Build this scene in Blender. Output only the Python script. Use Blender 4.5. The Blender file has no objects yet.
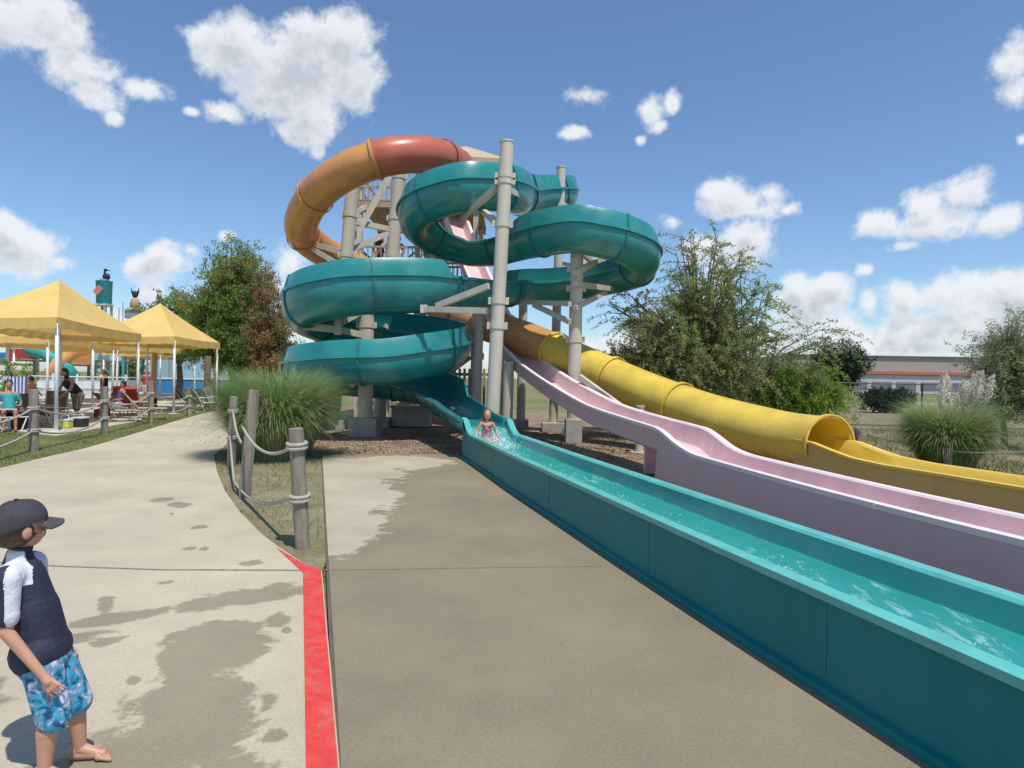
import bpy, bmesh, math, random
import numpy as np
from mathutils import Vector, Matrix, Euler
random.seed(7); np.random.seed(7)
R = math.radians
scene = bpy.context.scene
# ---------------------------------------------------------------- camera
EYE = Vector((0, 0, 1.6)); F = 640.0
cd = bpy.data.cameras.new('camera'); cam = bpy.data.objects.new('camera', cd)
scene.collection.objects.link(cam); scene.camera = cam
cd.sensor_width = 36; cd.lens = 36 * F / 1024; cd.clip_end = 4000; cd.clip_start = .05
ROLL = math.atan(.0165)
CM = (Matrix.Rotation(R(90) - math.atan(6 / F), 3, 'X') @ Matrix.Rotation(ROLL, 3, 'Z'))
cam.rotation_euler = CM.to_euler(); cam.location = EYE
def ray(px, py):
    d = CM @ Vector(((px - 512) / F, -(py - 384) / F, -1)); return d
def P(px, py, y):
    d = ray(px, py); return EYE + d * (y / d.y)
def G(px, py, z=0):
    d = ray(px, py); return EYE + d * ((z - EYE.z) / d.z)
# ---------------------------------------------------------------- light
SUN = Vector((.50, -.86, 0)).normalized() * math.cos(R(66)); SUN.z = math.sin(R(66))
sl = bpy.data.lights.new('sun', 'SUN'); sl.energy = 4.0; sl.angle = R(.55); sl.color = (1, .955, .88)
so = bpy.data.objects.new('sun', sl); scene.collection.objects.link(so)
so.rotation_euler = SUN.to_track_quat('Z', 'Y').to_euler(); so.location = (5, -8, 30)
scene.view_settings.view_transform = 'Standard'; scene.view_settings.look = 'None'
scene.view_settings.exposure = 0.12; scene.view_settings.gamma = 1
scene.cycles.use_adaptive_sampling = True
scene.cycles.max_bounces = 6; scene.cycles.transparent_max_bounces = 12
W = bpy.data.worlds.new('World'); scene.world = W; W.use_nodes = True
def sky():
    nt = W.node_tree; N = nt.nodes; L = nt.links; N.clear()
    out = N.new('ShaderNodeOutputWorld'); bg = N.new('ShaderNodeBackground'); L.new(bg.outputs[0], out.inputs[0])
    st = N.new('ShaderNodeTexSky'); st.sky_type = 'NISHITA'; st.sun_disc = False
    st.sun_elevation = R(66); st.sun_rotation = math.atan2(SUN.x, SUN.y); st.air_density = 1.0; st.dust_density = .5; st.ozone_density = 2.6
    tc = N.new('ShaderNodeTexCoord')
    # cloud density group: (azimuth, elevation) + direction -> density
    g = bpy.data.node_groups.new('cloud_density', 'ShaderNodeTree')
    g.interface.new_socket('AE', in_out='INPUT', socket_type='NodeSocketVector')
    g.interface.new_socket('Dir', in_out='INPUT', socket_type='NodeSocketVector')
    g.interface.new_socket('Density', in_out='OUTPUT', socket_type='NodeSocketFloat')
    n = g.nodes; l = g.links; gi = n.new('NodeGroupInput'); go = n.new('NodeGroupOutput')
    def gm(op, a, b=None, c=None):
        m = n.new('ShaderNodeMath'); m.operation = op
        for i, v in enumerate((a, b, c)):
            if v is None: continue
            if isinstance(v, (int, float)): m.inputs[i].default_value = v
            else: l.new(v, m.inputs[i])
        return m.outputs[0]
    blobs = [(20,20,62,36),(72,62,46,28),(92,92,26,18),(142,88,22,10),(114,118,7,6),(50,35,50,26),
        (200,42,20,18),(250,56,50,34),(300,70,60,40),(330,42,46,34),(290,92,56,34),(352,82,24,38),(226,112,18,10),(302,132,30,16),(318,152,8,8),(192,112,6,4),
        (584,96,26,13),(650,110,15,17),(671,104,10,13),(660,126,8,6),(572,134,13,6),(640,140,5,4),
        (740,205,40,19),(728,192,26,16),(785,210,18,8),(762,210,26,13),(672,222,11,8),
        (940,222,52,20),(968,192,30,20),(995,220,28,15),(880,222,24,13),(908,246,16,6),(925,205,26,15),
        (1012,60,26,24),(1016,90,22,18),(1060,60,40,40),(1022,140,6,6),
        (905,300,28,22),(950,294,60,24),(1015,296,54,28),(965,326,90,30),(840,335,40,20),(800,300,24,26),(1030,335,70,20),(900,340,26,26),(870,305,10,14),(866,270,8,6),
        (828,292,20,18),(808,318,36,24),(775,345,60,22),(700,345,60,22),(715,290,22,30),(640,340,40,22),(746,240,30,30),(700,250,26,20),
        (18,248,44,26),(38,268,20,12),(58,262,12,8),(8,225,24,14),(165,262,28,20),(142,268,18,16),(192,250,14,10),(150,290,14,14),
        (290,262,18,22),(300,290,26,22),(310,325,40,22),(400,322,30,16),(440,345,60,16),(225,236,8,5),(0,330,60,20),(300,352,500,10),(900,350,200,12),(560,300,10,6),(1000,375,200,8),(880,378,60,8),(560,352,80,16),(118,330,40,20),
        (-120,120,90,40),(-200,240,120,40),(1180,180,80,40),(1250,300,140,40),(300,-160,120,50),(760,-140,90,40),(1100,-90,60,40)]
    best = None
    for (x, y, rx, ry) in blobs:
        def ae(px, py):
            d = ray(px, py).normalized(); return math.atan2(d.x, d.y), math.asin(d.z)
        a0, e0 = ae(x, y); a1, _ = ae(x + rx, y); _, e1 = ae(x, y - ry)
        s = n.new('ShaderNodeVectorMath'); s.operation = 'SUBTRACT'; l.new(gi.outputs['AE'], s.inputs[0]); s.inputs[1].default_value = (a0, e0, 0)
        k = n.new('ShaderNodeVectorMath'); k.operation = 'MULTIPLY'; l.new(s.outputs[0], k.inputs[0]); k.inputs[1].default_value = (1 / max(.004, a1 - a0), 1 / max(.004, abs(e1 - e0)), 0)
        ln = n.new('ShaderNodeVectorMath'); ln.operation = 'LENGTH'; l.new(k.outputs[0], ln.inputs[0])
        v = gm('SUBTRACT', 1.0, ln.outputs['Value'])
        v = gm('MULTIPLY_ADD', v, min(1.0, .45 + ry / 36), .16)
        best = v if best is None else gm('SMOOTH_MAX', best, v, .3)
    # generic clouds behind the camera
    sep = n.new('ShaderNodeSeparateXYZ'); l.new(gi.outputs['Dir'], sep.inputs[0])
    n0 = n.new('ShaderNodeTexNoise'); n0.inputs['Scale'].default_value = 2.2; n0.inputs['Detail'].default_value = 3; l.new(gi.outputs['Dir'], n0.inputs['Vector'])
    back = gm('MULTIPLY_ADD', n0.outputs[0], 3.5, -2.1)
    msk = gm('MULTIPLY_ADD', sep.outputs[1], -6, -1.2)
    back = gm('MINIMUM', back, msk)
    best = gm('MAXIMUM', best, back)
    nz = n.new('ShaderNodeTexNoise'); nz.inputs['Scale'].default_value = 14; nz.inputs['Detail'].default_value = 9; nz.inputs['Roughness'].default_value = .62
    nz.inputs['Distortion'].default_value = .25
    l.new(gi.outputs['Dir'], nz.inputs['Vector'])
    nb = n.new('ShaderNodeTexNoise'); nb.inputs['Scale'].default_value = 22; nb.inputs['Detail'].default_value = 8; nb.inputs['Roughness'].default_value = .65
    l.new(gi.outputs['Dir'], nb.inputs['Vector'])
    d = gm('ADD', best, gm('MULTIPLY_ADD', nz.outputs[0], 2.0, -1.0))
    d = gm('ADD', d, gm('MULTIPLY_ADD', nb.outputs[0], 1.8, -.9))
    l.new(d, go.inputs[0])
    def m(op, a, b=None, c=None):
        q = N.new('ShaderNodeMath'); q.operation = op
        for i, v in enumerate((a, b, c)):
            if v is None: continue
            if isinstance(v, (int, float)): q.inputs[i].default_value = v
            else: L.new(v, q.inputs[i])
        return q.outputs[0]
    nm = N.new('ShaderNodeVectorMath'); nm.operation = 'NORMALIZE'; L.new(tc.outputs['Generated'], nm.inputs[0])
    sp = N.new('ShaderNodeSeparateXYZ'); L.new(nm.outputs[0], sp.inputs[0])
    az = m('ARCTAN2', sp.outputs[0], sp.outputs[1]); el = m('ARCSINE', sp.outputs[2])
    def dens(de, dd):
        cb = N.new('ShaderNodeCombineXYZ'); L.new(m('ADD', az, dd), cb.inputs[0]); L.new(m('ADD', el, de), cb.inputs[1])
        ad = N.new('ShaderNodeVectorMath'); ad.operation = 'ADD'; L.new(nm.outputs[0], ad.inputs[0]); ad.inputs[1].default_value = (dd, 0, de)
        gr = N.new('ShaderNodeGroup'); gr.node_tree = g; L.new(cb.outputs[0], gr.inputs[0]); L.new(ad.outputs[0], gr.inputs[1]); return gr.outputs[0]
    d0 = dens(0, 0); d1 = dens(.022, .008)
    def sm(v, a, b, c, d):
        q = N.new('ShaderNodeMapRange'); q.interpolation_type = 'SMOOTHSTEP'; L.new(v, q.inputs[0])
        for i, x in enumerate((a, b, c, d)): q.inputs[i + 1].default_value = x
        return q.outputs[0]
    alpha = sm(d0, -.10, .66, 0, .96)
    shade = sm(d1, .0, .95, 0, 1)
    shade = m('MULTIPLY', shade, sm(d0, .1, .9, .1, .9))
    tx = N.new('ShaderNodeTexNoise'); tx.inputs['Scale'].default_value = 17; tx.inputs['Detail'].default_value = 8; tx.inputs['Roughness'].default_value = .65; L.new(nm.outputs[0], tx.inputs['Vector'])
    shade = m('MULTIPLY', shade, sm(tx.outputs[0], .36, .62, .25, 1.05))
    cmix = N.new('ShaderNodeMix'); cmix.data_type = 'RGBA'; L.new(shade, cmix.inputs[0])
    cmix.inputs[6].default_value = (6.4, 6.6, 6.9, 1); cmix.inputs[7].default_value = (4.0, 4.3, 4.85, 1)
    mx = N.new('ShaderNodeMix'); mx.data_type = 'RGBA'; L.new(alpha, mx.inputs[0]); tn = N.new('ShaderNodeVectorMath'); tn.operation = 'MULTIPLY'; L.new(st.outputs[0], tn.inputs[0]); tn.inputs[1].default_value = (.87, 1.0, 1.10); L.new(tn.outputs[0], mx.inputs[6]); L.new(cmix.outputs[2], mx.inputs[7])
    L.new(mx.outputs[2], bg.inputs[0]); bg.inputs[1].default_value = .125
sky()
# ---------------------------------------------------------------- helpers
COL = scene.collection
def wloc(o):
    v = Vector((0, 0, 0))
    while o is not None: v += o.location; o = o.parent
    return v
def tag(o, label=None, cat=None, group=None, kind=None):
    if label: o['label'] = label
    if cat: o['category'] = cat
    if group: o['group'] = group
    if kind: o['kind'] = kind
    return o
def thing(name, label, cat, loc=(0, 0, 0), group=None):
    o = bpy.data.objects.new(name, None); COL.objects.link(o); o.location = loc; o.empty_display_size = .2
    return tag(o, label, cat, group)
def children(o): return [c for c in scene.objects if c.parent == o]
def copy_tree(o, loc=None, rz=None, label=None):
    kids = {}
    for c in scene.objects:
        if c.parent: kids.setdefault(c.parent, []).append(c)
    def rec(a, par):
        b = a.copy(); COL.objects.link(b); b.parent = par
        for c in kids.get(a, []): rec(c, b)
        return b
    r = rec(o, None)
    if loc is not None: r.location = loc
    if rz is not None: r.rotation_euler = (0, 0, rz)
    if label: r['label'] = label
    return r
def link_mesh(name, me, mat, parent=None, smooth=False):
    if mat is not None:
        for mm in (mat if isinstance(mat, (list, tuple)) else [mat]): me.materials.append(mm)
    if smooth: me.shade_smooth()
    o = bpy.data.objects.new(name, me); COL.objects.link(o)
    if parent is not None: o.parent = parent
    return o
class MB:
    def __init__(s): s.v = []; s.f = []; s.m = []
    def add(s, vs, fs, mi=0):
        b = len(s.v); s.v += [tuple(x) for x in vs]; s.f += [tuple(b + i for i in f) for f in fs]; s.m += [mi] * len(fs); return s
    def box(s, c, d, rz=0, rot=None, mi=0, bev=0):
        M = rot if rot is not None else Matrix.Rotation(rz, 3, 'Z'); c = Vector(c)
        if bev:
            bm = bmesh.new(); bmesh.ops.create_cube(bm, size=1); bmesh.ops.scale(bm, vec=d, verts=bm.verts)
            bmesh.ops.bevel(bm, geom=bm.edges[:], offset=bev, segments=2, affect='EDGES', profile=.6)
            bm.verts.ensure_lookup_table(); vs = [c + M @ v.co for v in bm.verts]; fs = [[v.index for v in f.verts] for f in bm.faces]
            bm.free(); return s.add(vs, fs, mi)
        vs = [c + M @ Vector((x * d[0] / 2, y * d[1] / 2, z * d[2] / 2)) for x in (-1, 1) for y in (-1, 1) for z in (-1, 1)]
        return s.add(vs, [(0, 1, 3, 2), (4, 6, 7, 5), (0, 4, 5, 1), (2, 3, 7, 6), (0, 2, 6, 4), (1, 5, 7, 3)], mi)
    def beam(s, a, b, w, h=None, mi=0):
        a = Vector(a); b = Vector(b); d = b - a; h = h or w
        q = d.to_track_quat('Y', 'Z').to_matrix()
        return s.box((a + b) / 2, (w, d.length, h), rot=q, mi=mi)
    def tube(s, pts, r, n=12, caps=True, mi=0):
        pts = [Vector(p) for p in pts]; k = len(pts)
        rr = r if isinstance(r, (list, tuple)) else [r] * k
        up = None; vs = []
        for i, p in enumerate(pts):
            t = (pts[min(i + 1, k - 1)] - pts[max(i - 1, 0)]).normalized()
            if up is None:
                up = Vector((0, 0, 1)) if abs(t.z) < .9 else Vector((1, 0, 0))
            x = t.cross(up)
            if x.length < 1e-4: x = t.cross(Vector((0, 1, 0)))
            x.normalize(); y = x.cross(t).normalized(); up = y
            vs += [p + (x * math.cos(2 * math.pi * j / n) + y * math.sin(2 * math.pi * j / n)) * rr[i] for j in range(n)]
        fs = [(i * n + j, i * n + (j + 1) % n, (i + 1) * n + (j + 1) % n, (i + 1) * n + j) for i in range(k - 1) for j in range(n)]
        if caps: fs += [tuple(range(n))[::-1], tuple((k - 1) * n + j for j in range(n))]
        return s.add(vs, fs, mi)
    def poly(s, pts, z0, z1, mi=0):
        n = len(pts); a = sum(pts[i][0] * pts[(i + 1) % n][1] - pts[(i + 1) % n][0] * pts[i][1] for i in range(n))
        if a < 0: pts = pts[::-1]
        vs = [(p[0], p[1], z1) for p in pts] + [(p[0], p[1], z0) for p in pts]
        fs = [tuple(range(n))] + [(i, n + i, n + (i + 1) % n, (i + 1) % n) for i in range(n)]
        return s.add(vs, fs, mi)
    def sphere(s, c, r, nu=16, nv=10, mi=0, rot=None):
        c = Vector(c); r = (r, r, r) if isinstance(r, (int, float)) else r; vs = []; M = rot or Matrix.Identity(3)
        for i in range(1, nv):
            for j in range(nu):
                t = math.pi * i / nv; p = 2 * math.pi * j / nu
                vs.append(c + M @ Vector((r[0] * math.sin(t) * math.cos(p), r[1] * math.sin(t) * math.sin(p), r[2] * math.cos(t))))
        vs += [c + M @ Vector((0, 0, r[2])), c - M @ Vector((0, 0, r[2]))]; T = len(vs) - 2
        fs = [(i * nu + j, (i + 1) * nu + j, (i + 1) * nu + (j + 1) % nu, i * nu + (j + 1) % nu) for i in range(nv - 2) for j in range(nu)]
        fs += [(T, j, (j + 1) % nu) for j in range(nu)] + [(T + 1, (nv - 2) * nu + (j + 1) % nu, (nv - 2) * nu + j) for j in range(nu)]
        return s.add(vs, fs, mi)
    def build(s, name, mat, parent=None, smooth=False, auto=None):
        o = wloc(parent) if parent is not None else Vector((0, 0, 0))
        me = bpy.data.meshes.new(name); me.from_pydata([(x - o.x, y - o.y, z - o.z) for x, y, z in s.v], [], s.f)
        me.polygons.foreach_set('material_index', s.m); me.update()
        if auto:
            me.shade_smooth(); me.set_sharp_from_angle(angle=R(auto)); smooth = False
        return link_mesh(name, me, mat, parent, smooth)
def np_mesh(name, V, mat, parent=None, k=4, smooth=False):
    """V: (n*k, 3) loose k-gons in world space"""
    V = np.asarray(V, dtype=np.float32)
    o = wloc(parent) if parent is not None else Vector((0, 0, 0)); V = V - np.array(o, dtype=np.float32)
    n = len(V) // k; me = bpy.data.meshes.new(name)
    me.vertices.add(n * k); me.vertices.foreach_set('co', V.ravel()); me.loops.add(n * k); me.loops.foreach_set('vertex_index', np.arange(n * k, dtype=np.int32))
    me.polygons.add(n); me.polygons.foreach_set('loop_start', np.arange(0, n * k, k, dtype=np.int32)); me.polygons.foreach_set('loop_total', np.full(n, k, dtype=np.int32))
    me.update(calc_edges=True); return link_mesh(name, me, mat, parent, smooth)
# ---------------------------------------------------------------- materials
def new_mat(name):
    m = bpy.data.materials.new(name); m.use_nodes = True; nt = m.node_tree; return m, nt, nt.nodes, nt.links, nt.nodes['Principled BSDF']
def mat(name, col, rough=.5, var=.12, scale=3., bump=0., bscale=40., spec=.5, metal=0., dirt=None, dscale=1.5, damt=.5, trans=0., streak=False, coat=0.):
    m, nt, N, L, b = new_mat(name)
    b.inputs['Roughness'].default_value = rough; b.inputs['Metallic'].default_value = metal; b.inputs['Specular IOR Level'].default_value = spec
    b.inputs['Coat Weight'].default_value = coat; b.inputs['Coat Roughness'].default_value = .12
    tc = N.new('ShaderNodeTexCoord'); nz = N.new('ShaderNodeTexNoise'); nz.inputs['Scale'].default_value = scale; nz.inputs['Detail'].default_value = 6
    src = tc.outputs['Object']
    if streak:
        mp = N.new('ShaderNodeMapping'); mp.inputs['Scale'].default_value = (1, 1, .12); L.new(src, mp.inputs[0]); src = mp.outputs[0]
    L.new(src, nz.inputs['Vector'])
    mr = N.new('ShaderNodeMapRange'); mr.inputs[1].default_value = .3; mr.inputs[2].default_value = .7; mr.inputs[3].default_value = 1 - var; mr.inputs[4].default_value = 1 + var
    L.new(nz.outputs[0], mr.inputs[0])
    mx = N.new('ShaderNodeVectorMath'); mx.operation = 'SCALE'; mx.inputs[0].default_value = col[:3]; L.new(mr.outputs[0], mx.inputs['Scale'])
    c = mx.outputs[0]
    if dirt:
        n2 = N.new('ShaderNodeTexNoise'); n2.inputs['Scale'].default_value = dscale; n2.inputs['Detail'].default_value = 8; n2.inputs['Roughness'].default_value = .65; L.new(src, n2.inputs['Vector'])
        r2 = N.new('ShaderNodeMapRange'); r2.inputs[1].default_value = .48; r2.inputs[2].default_value = .72; r2.inputs[4].default_value = damt; L.new(n2.outputs[0], r2.inputs[0])
        q = N.new('ShaderNodeMix'); q.data_type = 'RGBA'; L.new(r2.outputs[0], q.inputs[0]); L.new(c, q.inputs[6]); q.inputs[7].default_value = (*dirt, 1); c = q.outputs[2]
    L.new(c, b.inputs['Base Color'])
    r3 = N.new('ShaderNodeMapRange'); r3.inputs[3].default_value = max(0, rough - .08); r3.inputs[4].default_value = min(1, rough + .1); L.new(nz.outputs[0], r3.inputs[0]); L.new(r3.outputs[0], b.inputs['Roughness'])
    if bump:
        n3 = N.new('ShaderNodeTexNoise'); n3.inputs['Scale'].default_value = bscale; n3.inputs['Detail'].default_value = 5; L.new(src, n3.inputs['Vector'])
        bp = N.new('ShaderNodeBump'); bp.inputs['Strength'].default_value = bump; bp.inputs['Distance'].default_value = .02; L.new(n3.outputs[0], bp.inputs['Height']); L.new(bp.outputs[0], b.inputs['Normal'])
    if trans:
        tr = N.new('ShaderNodeBsdfTranslucent'); L.new(c, tr.inputs[0]); ms = N.new('ShaderNodeMixShader'); ms.inputs[0].default_value = trans
        out = N['Material Output']; L.new(b.outputs[0], ms.inputs[1]); L.new(tr.outputs[0], ms.inputs[2]); L.new(ms.outputs[0], out.inputs[0])
    return m
def leaf_mat(name, c1, c2, c3=None, nscale=.8, trans=.3):
    m, nt, N, L, b = new_mat(name); b.inputs['Roughness'].default_value = .55; b.inputs['Specular IOR Level'].default_value = .3
    ge = N.new('ShaderNodeNewGeometry'); tc = N.new('ShaderNodeTexCoord'); nz = N.new('ShaderNodeTexNoise'); nz.inputs['Scale'].default_value = nscale; nz.inputs['Detail'].default_value = 4
    L.new(tc.outputs['Object'], nz.inputs['Vector'])
    a = N.new('ShaderNodeMix'); a.data_type = 'RGBA'; L.new(ge.outputs['Random Per Island'], a.inputs[0]); a.inputs[6].default_value = (*c1, 1); a.inputs[7].default_value = (*c2, 1)
    c = a.outputs[2]
    if c3:
        mr = N.new('ShaderNodeMapRange'); mr.inputs[1].default_value = .5; mr.inputs[2].default_value = .62; L.new(nz.outputs[0], mr.inputs[0])
        q = N.new('ShaderNodeMix'); q.data_type = 'RGBA'; L.new(mr.outputs[0], q.inputs[0]); L.new(c, q.inputs[6]); q.inputs[7].default_value = (*c3, 1); c = q.outputs[2]
    L.new(c, b.inputs['Base Color'])
    tr = N.new('ShaderNodeBsdfTranslucent'); L.new(c, tr.inputs[0]); ms = N.new('ShaderNodeMixShader'); ms.inputs[0].default_value = trans
    out = N['Material Output']; L.new(b.outputs[0], ms.inputs[1]); L.new(tr.outputs[0], ms.inputs[2]); L.new(ms.outputs[0], out.inputs[0])
    return m
M = {}
M['teal'] = mat('teal_gelcoat', (.018, .225, .222), .28, .13, 1.2, dirt=(.075, .27, .26), dscale=2.2, damt=.65, bump=.05, bscale=6, coat=.2)
M['teal_rim'] = mat('teal_rim_gelcoat', (.10, .42, .39), .35, .12, 4)
M['teal_wall'] = mat('teal_run_shaded', (.006, .195, .20), .42, .10, 1.5, dirt=(.03, .21, .215), dscale=2.4, damt=.7, streak=True, spec=.25)  # duller teal gelcoat, darkened: shade of the outer walls put into the colour
M['pink'] = mat('pink_gelcoat', (.72, .49, .50), .38, .08, 1.5, dirt=(.45, .34, .33), dscale=1.8, damt=.5, coat=.15)
M['pink_wall'] = mat('pink_outer_shaded', (.60, .45, .475), .45, .07, 1.5, dirt=(.50, .40, .42), dscale=1.5, damt=.5, streak=True)  # same pink gelcoat, greyed down; the walls' shaded side is painted in
M['pink_rim'] = mat('pink_rim', (.76, .66, .65), .5, .06, 4)
M['red'] = mat('red_fibreglass', (.72, .21, .12), .32, .12, 2, dirt=(.5, .24, .15), dscale=2.5, damt=.5, trans=.34, coat=.3)
M['orange'] = mat('orange_fibreglass', (.82, .42, .15), .36, .10, 2, dirt=(.52, .30, .14), dscale=2.2, damt=.5, trans=.34, coat=.3)
M['yellow'] = mat('yellow_fibreglass', (.84, .62, .10), .36, .1, 2, dirt=(.60, .40, .10), dscale=2.5, damt=.5, trans=.2, coat=.3)
M['steel'] = mat('cream_painted_steel', (.56, .51, .42), .5, .08, 3, dirt=(.3, .27, .21), dscale=2.2, damt=.6, streak=True)
M['concrete_foot'] = mat('footing_concrete', (.36, .34, .30), .85, .15, 5, bump=.4)
M['wood'] = mat('weathered_wood', (.27, .24, .19), .85, .35, 9, bump=1., bscale=45, dirt=(.10, .085, .07), dscale=11, damt=.85, streak=True)
M['tan_wood'] = mat('tan_timber', (.36, .27, .18), .75, .2, 5, bump=.3, streak=True)
M['rope'] = mat('white_rope', (.40, .37, .32), .85, .15, 30, bump=.6, bscale=90)
M['canvas'] = mat('yellow_canvas', (.84, .60, .21), .75, .06, 1.2, bump=.15, bscale=3, trans=.30)
M['white_metal'] = mat('white_painted_metal', (.74, .75, .76), .4, .05, 5)
M['brownmesh'] = mat('brown_sling_fabric', (.13, .08, .055), .8, .2, 20)
M['dark'] = mat('dark_fabric', (.03, .028, .032), .8, .2, 20)
M['navy'] = mat('navy_fabric', (.018, .022, .05), .75, .2, 12, bump=.35, bscale=35)
M['whitecloth'] = mat('white_fabric', (.62, .64, .70), .8, .08, 12, bump=.35, bscale=35)
M['skin'] = mat('skin', (.50, .27, .18), .5, .06, 12, bump=.05, bscale=150)
M['skin_tan'] = mat('skin_tan', (.36, .18, .11), .5, .06, 12)
M['hair'] = mat('brown_hair', (.09, .05, .03), .6, .3, 50, bump=.5, bscale=120)
M['hair_dark'] = mat('dark_hair', (.02, .014, .011), .6, .3, 50)
M['maroon'] = mat('maroon_fabric', (.16, .03, .04), .8, .2, 20)
M['redcloth'] = mat('red_fabric', (.38, .05, .04), .8, .15, 15)
M['bark'] = mat('bark', (.12, .09, .065), .9, .3, 8, bump=.7, bscale=20)
M['black_metal'] = mat('black_coated_metal', (.03, .03, .032), .5, .1, 8)
M['blue'] = mat('blue_pool_paint', (.03, .22, .48), .5, .12, 2)
M['lightblue'] = mat('pale_blue_paint', (.35, .52, .62), .6, .1, 1)
M['grey'] = mat('grey_steel', (.3, .31, .33), .5, .15, 3)
M['brick'] = mat('red_brick', (.25, .08, .05), .85, .2, 6)
M['glass'] = mat('dark_glass', (.03, .035, .045), .1, .1, 3)
M['tealp'] = mat('teal_paint', (.03, .28, .27), .5, .15, 3)
M['gravel'] = mat('seat_cushion', (.3, .06, .05), .8)
# ---------------------------------------------------------------- ground materials
def concrete_mat(name, dry, wet, blobs, invert=False, speck=True):
    """blobs: (x, y, rx, ry, rot) in metres on the ground"""
    m, nt, N, L, b = new_mat(name)
    tc = N.new('ShaderNodeTexCoord'); src = tc.outputs['Object']
    def math_(op, a, c=None, e=None):
        q = N.new('ShaderNodeMath'); q.operation = op
        for i, v in enumerate((a, c, e)):
            if v is None: continue
            if isinstance(v, (int, float)): q.inputs[i].default_value = v
            else: L.new(v, q.inputs[i])
        return q.outputs[0]
    def noise(s, d=6, r=.6, dist=0):
        q = N.new('ShaderNodeTexNoise'); q.inputs['Scale'].default_value = s; q.inputs['Detail'].default_value = d; q.inputs['Roughness'].default_value = r; q.inputs['Distortion'].default_value = dist; L.new(src, q.inputs['Vector']); return q.outputs[0]
    best = None
    for (x, y, rx, ry, a) in blobs:
        mp = N.new('ShaderNodeMapping'); mp.vector_type = 'TEXTURE'; mp.inputs['Location'].default_value = (x, y, 0); mp.inputs['Rotation'].default_value = (0, 0, a); mp.inputs['Scale'].default_value = (rx, ry, 1)
        L.new(src, mp.inputs[0]); s2 = N.new('ShaderNodeVectorMath'); s2.operation = 'MULTIPLY'; s2.inputs[1].default_value = (1, 1, 0); L.new(mp.outputs[0], s2.inputs[0])
        ln = N.new('ShaderNodeVectorMath'); ln.operation = 'LENGTH'; L.new(s2.outputs[0], ln.inputs[0])
        v = math_('SUBTRACT', 1.0, ln.outputs['Value']); v = math_('MAXIMUM', v, -1.5)
        v = math_('MULTIPLY', v, min(1., .25 + .5 * min(rx, ry) / .4))
        best = v if best is None else math_('SMOOTH_MAX', best, v, .15)
    d = math_('ADD', best, math_('MULTIPLY_ADD', noise(1.6, 8, .62, .6), 1.5, -.75))
    d = math_('ADD', d, math_('MULTIPLY_ADD', noise(7, 7, .68), .8, -.4))
    mr = N.new('ShaderNodeMapRange'); mr.interpolation_type = 'SMOOTHSTEP'; mr.inputs[1].default_value = -.06; mr.inputs[2].default_value = .10; L.new(d, mr.inputs[0]); mask = mr.outputs[0]
    if invert: mask = math_('SUBTRACT', 1.0, mask)
    inner = N.new('ShaderNodeMapRange'); inner.inputs[1].default_value = 0; inner.inputs[2].default_value = .6; inner.inputs[3].default_value = .82; inner.inputs[4].default_value = 1; L.new(d, inner.inputs[0])
    mix = N.new('ShaderNodeMix'); mix.data_type = 'RGBA'; L.new(mask, mix.inputs[0]); mix.inputs[6].default_value = (*dry, 1); mix.inputs[7].default_value = (*wet, 1)
    tone = N.new('ShaderNodeMapRange'); tone.inputs[1].default_value = .3; tone.inputs[2].default_value = .7; tone.inputs[3].default_value = .80; tone.inputs[4].default_value = 1.12; L.new(noise(.7, 9, .65), tone.inputs[0])
    t2 = N.new('ShaderNodeMapRange'); t2.inputs[1].default_value = .3; t2.inputs[2].default_value = .7; t2.inputs[3].default_value = .84; t2.inputs[4].default_value = 1.12; L.new(noise(55, 4, .7), t2.inputs[0])
    fine = noise(160, 3, .7); t3 = N.new('ShaderNodeMapRange'); t3.inputs[1].default_value = .28; t3.inputs[2].default_value = .36; t3.inputs[3].default_value = .72; t3.inputs[4].default_value = 1; L.new(fine, t3.inputs[0])
    f = math_('MULTIPLY', math_('MULTIPLY', tone.outputs[0], t2.outputs[0]), t3.outputs[0])
    sc = N.new('ShaderNodeVectorMath'); sc.operation = 'SCALE'; L.new(mix.outputs[2], sc.inputs[0]); L.new(f, sc.inputs['Scale']); L.new(sc.outputs[0], b.inputs['Base Color'])
    rg = N.new('ShaderNodeMapRange'); rg.inputs[3].default_value = .88; rg.inputs[4].default_value = .52; L.new(mask, rg.inputs[0]); L.new(rg.outputs[0], b.inputs['Roughness'])
    b.inputs['Specular IOR Level'].default_value = .3
    bp = N.new('ShaderNodeBump'); bp.inputs['Strength'].default_value = .25; bp.inputs['Distance'].default_value = .01; L.new(noise(90, 5, .7), bp.inputs['Height']); L.new(bp.outputs[0], b.inputs['Normal'])
    return m
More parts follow.
